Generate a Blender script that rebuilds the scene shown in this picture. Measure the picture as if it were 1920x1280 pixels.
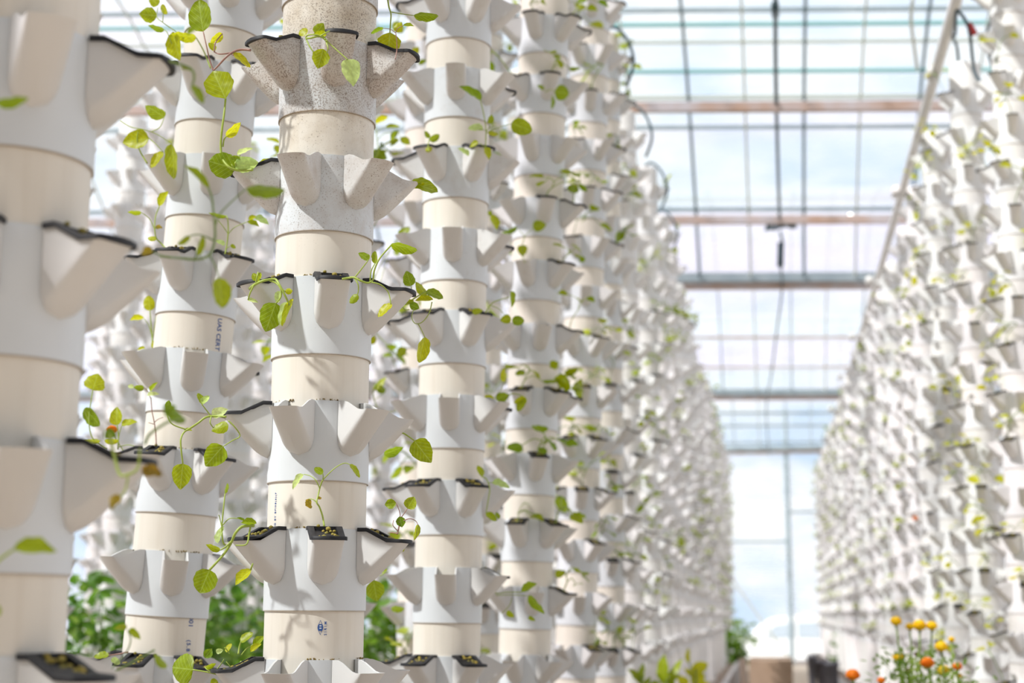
import bpy, math, random
from mathutils import Vector, Matrix, Euler, noise
PI = math.pi
S = bpy.context.scene
for o in list(bpy.data.objects): bpy.data.objects.remove(o)
C = S.collection

# ------------------------------------------------------------------ camera
FPX = 2950.0
EYE = 1.10
TH = math.atan(510/FPX)                 # pitch up
PSI = math.atan(480/FPX*math.cos(TH))   # yaw to the left of the aisle
cam_d = bpy.data.cameras.new('camera'); cam = bpy.data.objects.new('camera', cam_d); C.objects.link(cam)
cam.location = (0, 0, EYE); cam.rotation_euler = (PI/2+TH, 0, PSI)
cam_d.sensor_width = 36; cam_d.lens = 36*FPX/1920; cam_d.clip_start = 0.05; cam_d.clip_end = 400
cam_d.dof.use_dof = True; cam_d.dof.focus_distance = 2.50; cam_d.dof.aperture_fstop = 4.4
S.camera = cam
S.view_settings.view_transform = 'Standard'; S.view_settings.look = 'None'
S.view_settings.gamma = 1.0; S.view_settings.use_curve_mapping = False
S.view_settings.exposure = -0.35

# ------------------------------------------------------------------ world: bright hazy sky with clouds
W = bpy.data.worlds.new('world'); S.world = W; W.use_nodes = True
nt = W.node_tree; N = nt.nodes; L = nt.links
bg = N['Background']; tc = N.new('ShaderNodeTexCoord')
mp = N.new('ShaderNodeMapping'); mp.inputs['Scale'].default_value = (1, 1, 2.2)
nz = N.new('ShaderNodeTexNoise'); nz.inputs['Scale'].default_value = 8.5; nz.inputs['Detail'].default_value = 5; nz.inputs['Roughness'].default_value = .55
cr = N.new('ShaderNodeValToRGB')
cr.color_ramp.elements[0].position = .34; cr.color_ramp.elements[0].color = (.56, .73, .95, 1)
cr.color_ramp.elements[1].position = .54; cr.color_ramp.elements[1].color = (1, 1, 1, 1)
L.new(tc.outputs['Generated'], mp.inputs['Vector']); L.new(mp.outputs[0], nz.inputs['Vector'])
L.new(nz.outputs['Fac'], cr.inputs[0]); L.new(cr.outputs[0], bg.inputs[0])
sxw = N.new('ShaderNodeSeparateXYZ'); L.new(tc.outputs['Generated'], sxw.inputs[0])
mrw = N.new('ShaderNodeMapRange'); L.new(sxw.outputs['Y'], mrw.inputs[0]); mrw.inputs[1].default_value = -.5; mrw.inputs[2].default_value = .8
mrw.inputs[3].default_value = .38; mrw.inputs[4].default_value = 1.48; L.new(mrw.outputs[0], bg.inputs[1])

# ------------------------------------------------------------------ sun
sd = bpy.data.lights.new('sun', 'SUN'); sd.energy = 9.8; sd.angle = math.radians(2.0); sd.color = (1, .94, .875)
so = bpy.data.objects.new('sun', sd); C.objects.link(so)
SUNDIR = Vector((-0.77, -0.64, 1.16)).normalized()      # towards the sun
so.rotation_euler = SUNDIR.to_track_quat('Z', 'Y').to_euler(); so.location = (-6, 0, 12)

# ------------------------------------------------------------------ helpers
cps, sps, cth, sth = math.cos(PSI), math.sin(PSI), math.cos(TH), math.sin(TH)
def unp(px, py, F):
    """world point seen at pixel (px,py) at forward (horizontal) distance F"""
    u = (px-960)/FPX; v = (640-py)/FPX
    fwd = cth - v*sth; up = sth + v*cth
    s = F/fwd; r = u*s
    return Vector((r*cps - F*sps, r*sps + F*cps, EYE + up*s))
def fwd_of(p): return -p.x*sps + p.y*cps
def mesh(name, verts, faces, smooth=True):
    m = bpy.data.meshes.new(name); m.from_pydata([tuple(v) for v in verts], [], faces); m.update()
    if smooth:
        m.polygons.foreach_set('use_smooth', [True]*len(m.polygons))
    return m
class MB:
    def __init__(s): s.v = []; s.f = []; s.mi = []
    def add(s, vs, fs, mi=0):
        b = len(s.v); s.v += [Vector(v) for v in vs]; s.f += [tuple(i+b for i in f) for f in fs]; s.mi += [mi]*len(fs)
    def box(s, a, b, mi=0):
        x0, y0, z0 = a; x1, y1, z1 = b
        s.add([(x0,y0,z0),(x1,y0,z0),(x1,y1,z0),(x0,y1,z0),(x0,y0,z1),(x1,y0,z1),(x1,y1,z1),(x0,y1,z1)],
              [(0,3,2,1),(4,5,6,7),(0,1,5,4),(1,2,6,5),(2,3,7,6),(3,0,4,7)], mi)
    def beam(s, a, b, w, h, mi=0):
        a = Vector(a); b = Vector(b); d = (b-a).normalized()
        up = Vector((0,0,1)) if abs(d.z) < .95 else Vector((1,0,0))
        r = d.cross(up).normalized()*w/2; u = r.cross(d).normalized()*h/2
        vs = [a-r-u, a+r-u, a+r+u, a-r+u, b-r-u, b+r-u, b+r+u, b-r+u]
        s.add(vs, [(0,1,2,3),(7,6,5,4),(0,4,5,1),(1,5,6,2),(2,6,7,3),(3,7,4,0)], mi)
    def tube(s, pts, r, n=8, mi=0, r1=None, cap=True):
        pts = [Vector(p) for p in pts]; m = len(pts); b = len(s.v); prev = None
        if r1 is None: r1 = r
        for i, p in enumerate(pts):
            d = (pts[min(i+1, m-1)] - pts[max(i-1, 0)])
            d = d.normalized() if d.length > 1e-9 else Vector((0,0,1))
            if prev is None:
                x = d.orthogonal().normalized()
            else:
                x = (prev - d*prev.dot(d)); x = x.normalized() if x.length > 1e-6 else d.orthogonal().normalized()
            prev = x; y = d.cross(x); rr = r + (r1-r)*i/max(1, m-1)
            for k in range(n):
                a = 2*PI*k/n; s.v.append(p + x*math.cos(a)*rr + y*math.sin(a)*rr)
        for i in range(m-1):
            for k in range(n):
                s.f.append((b+i*n+k, b+i*n+(k+1)%n, b+(i+1)*n+(k+1)%n, b+(i+1)*n+k)); s.mi.append(mi)
        if cap:
            s.f.append(tuple(b+k for k in range(n))[::-1]); s.mi.append(mi)
            s.f.append(tuple(b+(m-1)*n+k for k in range(n))); s.mi.append(mi)
    def blob(s, c, r, n=6, mi=0, sc=(1,1,1), jit=0, rnd=random):
        c = Vector(c); vs = [c+Vector((0,0,r*sc[2]))]; rows = max(2, n//2)
        for i in range(1, rows):
            t = PI*i/rows
            for k in range(n):
                a = 2*PI*k/n; q = r*(1+jit*(rnd.random()-.5))
                vs.append(c+Vector((q*math.sin(t)*math.cos(a)*sc[0], q*math.sin(t)*math.sin(a)*sc[1], q*math.cos(t)*sc[2])))
        vs.append(c-Vector((0,0,r*sc[2]))); fs = []
        for k in range(n): fs.append((0, 1+k, 1+(k+1)%n))
        for i in range(rows-2):
            for k in range(n): fs.append((1+i*n+k, 1+(i+1)*n+k, 1+(i+1)*n+(k+1)%n, 1+i*n+(k+1)%n))
        l = len(vs)-1
        for k in range(n): fs.append((l, 1+(rows-2)*n+(k+1)%n, 1+(rows-2)*n+k))
        s.add(vs, fs, mi)
    def mesh(s, name, mats, smooth=True):
        m = mesh(name, s.v, s.f, smooth)
        for q in mats: m.materials.append(q)
        if len(mats) > 1: m.polygons.foreach_set('material_index', s.mi)
        return m
def smooth_line(pts, n=4):
    """Catmull-Rom"""
    P = [Vector(p) for p in pts]
    if len(P) < 3: return P
    out = []
    for i in range(len(P)-1):
        p0 = P[max(i-1, 0)]; p1 = P[i]; p2 = P[i+1]; p3 = P[min(i+2, len(P)-1)]
        for k in range(n):
            t = k/n
            out.append(.5*((2*p1)+(p2-p0)*t+(2*p0-5*p1+4*p2-p3)*t*t+(3*p1-p0-3*p2+p3)*t**3))
    out.append(P[-1]); return out
def link(name, data, parent=None, label=None, cat=None, group=None, kind=None, M=None):
    o = bpy.data.objects.new(name, data); C.objects.link(o)
    if parent is not None: o.parent = parent
    if M is not None: o.matrix_local = M if parent is not None else M
    tag(o, label, cat, group, kind); return o
def tag(o, label=None, cat=None, group=None, kind=None):
    if label: o['label'] = label
    if cat: o['category'] = cat
    if group: o['group'] = group
    if kind: o['kind'] = kind
    return o
def copyobj(o, parent=None):
    c = o.copy(); C.objects.link(c); c.parent = parent; return c
def copy_tree(o, kids, parent=None):
    c = copyobj(o, parent)
    for ch, sub in kids: copy_tree(ch, sub, c)
    return c
ORD = ['first','second','third','fourth','fifth','sixth','seventh','eighth','ninth','tenth','eleventh','twelfth','thirteenth','fourteenth','fifteenth','sixteenth','seventeenth','eighteenth','nineteenth','twentieth','twenty-first','twenty-second','twenty-third','twenty-fourth','twenty-fifth','twenty-sixth','twenty-seventh','twenty-eighth']

# ------------------------------------------------------------------ materials
def newmat(name):
    m = bpy.data.materials.new(name); m.use_nodes = True
    return m, m.node_tree.nodes, m.node_tree.links, m.node_tree.nodes['Principled BSDF']
def simple(name, col, rough=.5, metal=0, noise_amt=0, scale=20, col2=None):
    m, n, l, b = newmat(name); b.inputs['Roughness'].default_value = rough; b.inputs['Metallic'].default_value = metal
    if noise_amt or col2:
        t = n.new('ShaderNodeTexCoord'); z = n.new('ShaderNodeTexNoise'); z.inputs['Scale'].default_value = scale; z.inputs['Detail'].default_value = 4
        r = n.new('ShaderNodeValToRGB'); c2 = col2 or tuple(c*(1-noise_amt) for c in col)
        r.color_ramp.elements[0].position = .35; r.color_ramp.elements[0].color = (*col, 1)
        r.color_ramp.elements[1].position = .65; r.color_ramp.elements[1].color = (*c2, 1)
        l.new(t.outputs['Object'], z.inputs['Vector']); l.new(z.outputs['Fac'], r.inputs[0]); l.new(r.outputs[0], b.inputs['Base Color'])
    else: b.inputs['Base Color'].default_value = (*col, 1)
    return m
def plastic(name, col, stain, edge=None, streak=False):
    """moulded PVC with specks and blotches; amount comes from the object's own 'dirt' value"""
    m, n, l, b = newmat(name); b.inputs['Roughness'].default_value = .42
    b.inputs['Specular IOR Level'].default_value = .4
    tc = n.new('ShaderNodeTexCoord'); oi = n.new('ShaderNodeObjectInfo')
    geo = n.new('ShaderNodeNewGeometry')
    at = n.new('ShaderNodeAttribute'); at.attribute_type = 'OBJECT'; at.attribute_name = 'dirt'
    pos = geo.outputs['Position']
    def noi(scale, detail=3, sc=None, rough=.6):
        z = n.new('ShaderNodeTexNoise'); z.inputs['Scale'].default_value = scale; z.inputs['Detail'].default_value = detail; z.inputs['Roughness'].default_value = rough
        if sc:
            mm = n.new('ShaderNodeMapping'); mm.inputs['Scale'].default_value = sc
            l.new(pos, mm.inputs['Vector']); l.new(mm.outputs[0], z.inputs['Vector'])
        else: l.new(pos, z.inputs['Vector'])
        return z.outputs['Fac']
    def mth(op, a, bb):
        q = n.new('ShaderNodeMath'); q.operation = op; q.use_clamp = False
        for i, x in enumerate((a, bb)):
            if isinstance(x, (int, float)): q.inputs[i].default_value = x
            else: l.new(x, q.inputs[i])
        return q.outputs[0]
    def mapr(x, a, bb, c=0, d=1):
        q = n.new('ShaderNodeMapRange'); q.clamp = True; l.new(x, q.inputs[0])
        for i, y in enumerate((a, bb, c, d)):
            if isinstance(y, (int, float)): q.inputs[1+i].default_value = y
            else: l.new(y, q.inputs[1+i])
        return q.outputs[0]
    def mix(f, a, bb):
        q = n.new('ShaderNodeMix'); q.data_type = 'RGBA'
        if isinstance(f, (int, float)): q.inputs[0].default_value = f
        else: l.new(f, q.inputs[0])
        for i, x in ((6, a), (7, bb)):
            if isinstance(x, tuple): q.inputs[i].default_value = (*x, 1)
            else: l.new(x, q.inputs[i])
        return q.outputs[2]
    a2 = n.new('ShaderNodeAttribute'); a2.attribute_type = 'OBJECT'; a2.attribute_name = 'grime'
    sp3 = n.new('ShaderNodeSeparateXYZ'); l.new(pos, sp3.inputs[0])
    d = mth('ADD', at.outputs['Fac'], mth('MULTIPLY', a2.outputs['Fac'], mapr(sp3.outputs['Z'], 1.60, 2.05)))
    soft = mapr(noi(9, 3), .4, .75)
    base = mix(mth('MULTIPLY', soft, .35), col, tuple(c*.9 for c in col))
    if streak:
        st = mapr(noi(60, 2, (1, 1, .05)), .5, .8)
        base = mix(mth('MULTIPLY', st, .14), base, stain)
    blotch = mapr(noi(26, 5), mth('SUBTRACT', .72, mth('MULTIPLY', d, .36)), .9)
    base = mix(mth('MULTIPLY', blotch, mth('MINIMUM', mth('MULTIPLY', d, .8), .85)), base, stain)
    sp = mapr(noi(420, 2, None, .5), mth('SUBTRACT', .775, mth('MULTIPLY', d, .21)), mth('SUBTRACT', .815, mth('MULTIPLY', d, .20)))
    gate = mapr(noi(30, 3), mth('SUBTRACT', .62, mth('MULTIPLY', d, .38)), .74)
    base = mix(mth('MULTIPLY', sp, mth('MULTIPLY', gate, .8)), base, (.17, .11, .07))
    if edge:
        sx = n.new('ShaderNodeSeparateXYZ'); l.new(tc.outputs['Object'], sx.inputs[0])
        lo = mapr(sx.outputs['Z'], edge+.0022, edge+.0004)
        base = mix(mth('MULTIPLY', lo, .8), base, (.30, .22, .13))
    l.new(base, b.inputs['Base Color'])
    # very slight surface unevenness
    bp = n.new('ShaderNodeBump'); bp.inputs['Strength'].default_value = .04; bp.inputs['Distance'].default_value = .001
    l.new(noi(300, 2), bp.inputs['Height']); l.new(bp.outputs[0], b.inputs['Normal'])
    return m
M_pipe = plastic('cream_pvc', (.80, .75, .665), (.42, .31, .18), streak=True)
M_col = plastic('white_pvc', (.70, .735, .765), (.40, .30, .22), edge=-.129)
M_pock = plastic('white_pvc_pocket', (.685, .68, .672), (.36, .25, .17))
M_pipe2 = plastic('glare_white_pvc', (.90, .88, .855), (.55, .45, .36), streak=True)  # glare over right and far rows painted in as a whiter base colour
M_col2 = plastic('glare_white_collar', (.88, .885, .89), (.50, .42, .36), edge=-.129)
M_pock2 = plastic('glare_white_pocket', (.87, .865, .86), (.50, .42, .36))
M_black = simple('black_rubber', (.008, .0075, .010), .6)
M_peb = simple('growing_pebbles', (.42, .30, .05), .7, col2=(.22, .20, .03), scale=90)
M_ink = simple('blue_ink', (.03, .10, .34), .5)
M_ink2 = simple('white_ink', (.7, .75, .8), .5)
M_crust = simple('brown_crust', (.16, .09, .03), .9, col2=(.33, .25, .06), scale=200)
def leafmat(name, c1, c2, pale=None):
    m, n, l, b = newmat(name)
    oi = n.new('ShaderNodeObjectInfo'); tc = n.new('ShaderNodeTexCoord')
    at = n.new('ShaderNodeAttribute'); at.attribute_type = 'OBJECT'; at.attribute_name = 'tone'
    r = n.new('ShaderNodeMix'); r.data_type = 'RGBA'; r.inputs[6].default_value = (*c1, 1); r.inputs[7].default_value = (*c2, 1)
    l.new(at.outputs['Fac'], r.inputs[0])
    # veins: ribs from the midrib (leaf lies along Y)
    sx = n.new('ShaderNodeSeparateXYZ'); l.new(tc.outputs['Object'], sx.inputs[0])
    ab = n.new('ShaderNodeMath'); ab.operation = 'ABSOLUTE'; l.new(sx.outputs['X'], ab.inputs[0])
    w = n.new('ShaderNodeMath'); w.operation = 'MULTIPLY_ADD'; l.new(ab.outputs[0], w.inputs[0]); w.inputs[1].default_value = -.9; l.new(sx.outputs['Y'], w.inputs[2])
    sn = n.new('ShaderNodeMath'); sn.operation = 'MULTIPLY'; l.new(w.outputs[0], sn.inputs[0]); sn.inputs[1].default_value = 36
    s2 = n.new('ShaderNodeMath'); s2.operation = 'SINE'; l.new(sn.outputs[0], s2.inputs[0])
    v = n.new('ShaderNodeMapRange'); l.new(s2.outputs[0], v.inputs[0]); v.inputs[1].default_value = .86; v.inputs[2].default_value = 1
    mr = n.new('ShaderNodeMapRange'); l.new(ab.outputs[0], mr.inputs[0]); mr.inputs[1].default_value = .030; mr.inputs[2].default_value = .012
    mx = n.new('ShaderNodeMath'); mx.operation = 'MAXIMUM'; l.new(v.outputs[0], mx.inputs[0]); l.new(mr.outputs[0], mx.inputs[1])
    mf = n.new('ShaderNodeMath'); mf.operation = 'MULTIPLY'; l.new(mx.outputs[0], mf.inputs[0]); mf.inputs[1].default_value = .35
    vv = n.new('ShaderNodeMix'); vv.data_type = 'RGBA'; l.new(mf.outputs[0], vv.inputs[0]); l.new(r.outputs[2], vv.inputs[6]); vv.inputs[7].default_value = (.50, .66, .16, 1)
    nz = n.new('ShaderNodeTexNoise'); nz.inputs['Scale'].default_value = 5; l.new(tc.outputs['Object'], nz.inputs['Vector'])
    hs = n.new('ShaderNodeHueSaturation'); l.new(vv.outputs[2], hs.inputs['Color'])
    m2 = n.new('ShaderNodeMapRange'); l.new(nz.outputs['Fac'], m2.inputs[0]); m2.inputs[1].default_value = .3; m2.inputs[2].default_value = .7; m2.inputs[3].default_value = .82; m2.inputs[4].default_value = 1.18
    l.new(m2.outputs[0], hs.inputs['Value'])
    l.new(hs.outputs[0], b.inputs['Base Color']); b.inputs['Roughness'].default_value = .42
    tr = n.new('ShaderNodeBsdfTranslucent')
    h2 = n.new('ShaderNodeHueSaturation'); h2.inputs['Value'].default_value = 1.45; h2.inputs['Hue'].default_value = .485; l.new(hs.outputs[0], h2.inputs['Color']); l.new(h2.outputs[0], tr.inputs[0])
    ms = n.new('ShaderNodeMixShader'); ms.inputs[0].default_value = .5
    l.new(b.outputs[0], ms.inputs[1]); l.new(tr.outputs[0], ms.inputs[2]); l.new(ms.outputs[0], n['Material Output'].inputs[0])
    return m
M_leaf = leafmat('seedling_leaf', (.145, .265, .002), (.56, .56, .003))
M_bush = leafmat('bush_leaf', (.07, .22, .02), (.28, .42, .02))
M_leafpale = leafmat('pale_leaf_underside', (.42, .60, .17), (.60, .70, .30))
M_leafdead = leafmat('withered_leaf', (.22, .13, .01), (.42, .32, .02))
M_stem = simple('green_stem', (.36, .46, .07), .45)
M_stemp = simple('purple_stem', (.36, .20, .16), .45)
M_stemd = simple('dark_stem', (.20, .30, .07), .5)
M_galv = simple('galvanised_steel', (.42, .50, .53), .45, .2, col2=(.33, .41, .45), scale=6)
M_rust = simple('rusty_steel', (.60, .56, .57), .6, .1, col2=(.52, .36, .27), scale=3.5)
M_dark = simple('dark_tube', (.05, .09, .11), .5)
M_rib = simple('rib_tube', (.16, .22, .25), .5)
M_faint = simple('pale_tube', (.62, .66, .60), .5)
M_whitepipe = simple('white_water_pipe', (.88, .86, .83), .4, noise_amt=.15, scale=5)
M_teal = simple('teal_tube', (.26, .55, .55), .5)
def film(name, col, trans=.6, alt=None):
    m, n, l, b = newmat(name)
    n.remove(b)
    tr = n.new('ShaderNodeBsdfTransparent'); tr.inputs[0].default_value = (*col, 1)
    tl = n.new('ShaderNodeBsdfTranslucent'); tl.inputs[0].default_value = (*col, 1)
    df = n.new('ShaderNodeBsdfDiffuse'); df.inputs[0].default_value = (*[c*.95 for c in col], 1)
    a = n.new('ShaderNodeMixShader'); a.inputs[0].default_value = .5; l.new(tl.outputs[0], a.inputs[1]); l.new(df.outputs[0], a.inputs[2])
    tc = n.new('ShaderNodeTexCoord'); mp = n.new('ShaderNodeMapping'); mp.inputs['Scale'].default_value = (.25, 2.2, 2.2); mp.inputs['Rotation'].default_value = (0, 0, .25)
    nz = n.new('ShaderNodeTexNoise'); nz.inputs['Scale'].default_value = 1.3; nz.inputs['Detail'].default_value = 4; nz.inputs['Distortion'].default_value = .6
    l.new(tc.outputs['Object'], mp.inputs[0]); l.new(mp.outputs[0], nz.inputs['Vector'])
    r = n.new('ShaderNodeMapRange'); l.new(nz.outputs['Fac'], r.inputs[0]); r.inputs[1].default_value = .35; r.inputs[2].default_value = .68; r.inputs[3].default_value = trans-.12; r.inputs[4].default_value = trans+.1
    if alt:
        wv = n.new('ShaderNodeTexNoise'); wv.inputs['Scale'].default_value = .9; wv.inputs['Detail'].default_value = 1
        m2 = n.new('ShaderNodeMapping'); m2.inputs['Scale'].default_value = (.06, 1, .6); l.new(tc.outputs['Object'], m2.inputs[0]); l.new(m2.outputs[0], wv.inputs['Vector'])
        cc = n.new('ShaderNodeValToRGB'); cc.color_ramp.elements[0].position = .45; cc.color_ramp.elements[0].color = (*col, 1); cc.color_ramp.elements[1].position = .55; cc.color_ramp.elements[1].color = (*alt, 1)
        l.new(wv.outputs['Fac'], cc.inputs[0])
        for q in (tr, tl, df): l.new(cc.outputs[0], q.inputs[0])
    mx = n.new('ShaderNodeMixShader'); l.new(r.outputs[0], mx.inputs[0]); l.new(a.outputs[0], mx.inputs[1]); l.new(tr.outputs[0], mx.inputs[2])
    l.new(mx.outputs[0], n['Material Output'].inputs[0]); return m
M_film = film('greenhouse_film', (.90, .90, .975), .65, (.865, .925, .965))
M_clear = film('clear_end_film', (.96, .975, .985), .80)
M_floor = simple('earth_floor', (.40, .32, .24), .9, col2=(.50, .43, .35), scale=2)
M_soil = simple('bed_soil', (.10, .07, .05), .95, col2=(.18, .13, .09), scale=12)
M_conc = simple('grey_concrete', (.40, .38, .37), .85, noise_amt=.2, scale=9)

# ------------------------------------------------------------------ the greenhouse
YE = 35.6; SK = 0.14; GH = EYE+3.6           # end wall, skew of the cross members, gutter height
XL, XR = -14.0, 12.0
def yk(y, x): return y + SK*(x-0.3)*(1 if y < YE-.1 else 0)
gut = [-1.4, 8.0, 17.2, 26.4, 35.6]
def arch(y0, y1, y): 
    m = (y0+y1)/2; return GH + 2.15*(1-((y-m)/((y1-y0)/2))**2)
mb = MB(); mb.box((XL, -4, -.10), (XR, YE, 0)); link('floor', mb.mesh('floor', [M_floor], False), kind='structure')
mb = MB(); mb.box((-60, YE, -.72), (60, 130, -.62)); link('ground_outside', mb.mesh('ground', [simple('pale_yard', (.62, .63, .62), .9)], False), kind='structure')
# arched film roof, one sheet per bay
mb = MB(); nx = 14; ny = 16
for g in range(4):
    vs = []; fs = []
    for j in range(ny+1):
        y = gut[g] + (gut[g+1]-gut[g])*j/ny
        for i in range(nx+1):
            x = XL + (XR-XL)*i/nx
            vs.append((x, y + (SK*(x-.3) if g < 3 or j < ny else 0)*(1 if y < 30 else max(0, (35.6-y)/5.6)), arch(gut[g], gut[g+1], y)))
    for j in range(ny):
        for i in range(nx):
            a = j*(nx+1)+i; fs.append((a, a+1, a+nx+2, a+nx+1))
    mb.add(vs, fs)
link('ceiling', mb.mesh('ceiling', [M_film]), kind='structure')
def skewy(x, y): return y + SK*(x-.3)*(1 if y < 30 else max(0, (35.6-y)/5.6))
trim_i = [0]
def trim(bm, mat):
    trim_i[0] += 1; return link('trim_%d' % trim_i[0], bm.mesh('trim', mat if isinstance(mat, list) else [mat], False), kind='structure')
def cross(y, z, w, h, mat, xa=-9, xb=7):
    b = MB(); b.beam((xa, skewy(xa, y), z), (xb, skewy(xb, y), z), w, h); return trim(b, mat)
for y in (8.0, 17.2, 26.4, 35.5):
    b = MB(); xa, xb = XL, XR
    b.beam((xa, skewy(xa, y), GH+.03), (xb, skewy(xb, y), GH+.03), .20, .10, 0)
    b.beam((xa, skewy(xa, y), GH-.055), (xb, skewy(xb, y), GH-.055), .08, .07, 1)
    trim(b, [M_galv, M_rust])
for y, t, m in ((11.08, .065, M_rust), (14.43, .07, M_rust), (20.8, .028, M_rust), (23.4, .028, M_rust), (28.9, .045, M_galv), (30.9, .045, M_galv), (34.0, .045, M_galv)):
    cross(y, GH, t, t, m)
# purlins under the arches
def purl(g, y, mat, r=.02):
    cross(y, arch(gut[g], gut[g+1], y)-.03, r*2, r*2, mat)
def arch_at(py, g=1):
    lo, hi = (gut[g]+gut[g+1])/2, gut[g+1]
    for _ in range(40):
        y = (lo+hi)/2; d = Vector((.3, y, arch(gut[g], gut[g+1], y)-.03-EYE)); F = fwd_of(d)
        q = 640-FPX*(d.z*cth-F*sth)/(F*cth+d.z*sth)
        if q < py: lo = y
        else: hi = y
    return y
for py, m, r in ((392, M_galv, .020), (238, M_galv, .018), (182, M_faint, .018), (133, M_teal, .016), (78, M_faint, .014), (45, M_teal, .016), (18, M_galv, .018)): purl(1, arch_at(py), m, r)
for y in (19.4, 21.8, 24.2): purl(2, y, M_faint, .015)
for y in (28.0, 31.0, 33.5): purl(3, y, M_faint, .018)
# arched ribs
for g in range(4):
    x = -9.8 if g else -3
    k = 0
    for k in range(14 if g else 9):
        X = -7.42+1.13*k
        strong = (g < 2)
        for dx, mat, r in ((0, M_rib if g == 1 else M_galv, .016 if g < 2 else .012), (.55, M_faint, .012)):
            pts = []
            for j in range(13):
                y = gut[g]+(gut[g+1]-gut[g])*j/12
                pts.append((X+dx, skewy(X+dx, y), arch(gut[g], gut[g+1], y)-.05))
            b = MB(); b.tube(pts, r, 6); trim(b, mat)
# end wall
mb = MB(); mb.add([(XL, YE, 0), (XR, YE, 0), (XR, YE, GH), (XL, YE, GH)], [(0, 1, 2, 3)])
link('wall_end', mb.mesh('wall', [M_clear], False), kind='structure')
def seg(p, q, r, mat):
    b = MB(); b.tube([p, q], r, 6); return trim(b, mat)
M_post = simple('blue_grey_steel', (.42, .52, .56), .5, .2)
for x in (-12.5, -9.5, -6.5, -3.5, .49, 3.5, 6.5, 9.5): seg((x, YE-.08, 0), (x, YE-.08, GH+.9 if x == .49 else GH), .055, M_post)
pz = unp(1430, 1017, YE/cps).z
seg((-3.5, YE-.08, pz), (.49, YE-.08, pz-.02), .03, M_post)
pz = unp(1500, 965, YE/cps).z
seg((.49, YE-.08, pz), (3.5, YE-.08, pz), .03, M_post)
seg((-.8, YE-.10, 1.9), (.42, YE-.10, .15), .028, M_faint)
mb = MB(); mb.box((XL, YE-.1, 0), (XR, YE+.02, .10)); link('baseboard_end', mb.mesh('kerb', [M_conc], False), kind='structure')
for nm, x in (('wall_left', XL), ('wall_right', XR)):
    mb = MB(); mb.add([(x, -4, 0), (x, YE, 0), (x, YE, GH), (x, -4, GH)], [(0, 1, 2, 3)]); link(nm, mb.mesh('wall', [M_film], False), kind='structure')

# ------------------------------------------------------------------ tower parts
PITCH = .204; RC = .0825; RP = .0800; RT = .158; HW = .0242; CH = .1290
def rim_z(r):
    """height of the pocket rim (below the collar top) at radial distance r from the collar wall"""
    if r < .014: return 0
    if r > .050: return -.0185
    t = (r-.014)/.036; return -.0185*t
ROUT = RT-RC
def pocket_mesh(name, nphi, nt_, thick):
    mb = MB()
    def sheet(off):
        rows = []
        for it in range(nt_+1):
            t = it/nt_; row = []
            # outer reach and half width at this level
            reach = ROUT*(1-t**1.12)*.985 + .012*(1-max(0, (t-.82)/.18)**2 if t > .82 else 1)
            hw = HW if t < .68 else HW*math.sqrt(max(0, 1-((t-.68)/.32)**2))
            k = .16 + .84*min(1, t*1.7)
            reach -= off; hw = max(0.0004, hw-off)
            for ip in range(nphi+1):
                u = -1+2*ip/nphi
                # sides straight, outer end rounded more and more towards the bottom
                ph = u*PI/2
                y = hw*math.copysign(abs(math.sin(ph))**(k if k > .3 else .3), ph)
                r = reach*abs(math.cos(ph))**(k)
                if ip in (0, nphi): r = -.004; y = hw*(1 if ip else -1)
                zt = rim_z(max(0, reach*0+ROUT*abs(math.cos(ph))**.16)) if ip not in (0, nphi) else 0
                z = zt*(1-t) - .088*t - (off*.6 if t > .5 else 0)
                row.append((RC+r, y, z))
            rows.append(row)
        return rows
    return sheet
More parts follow.
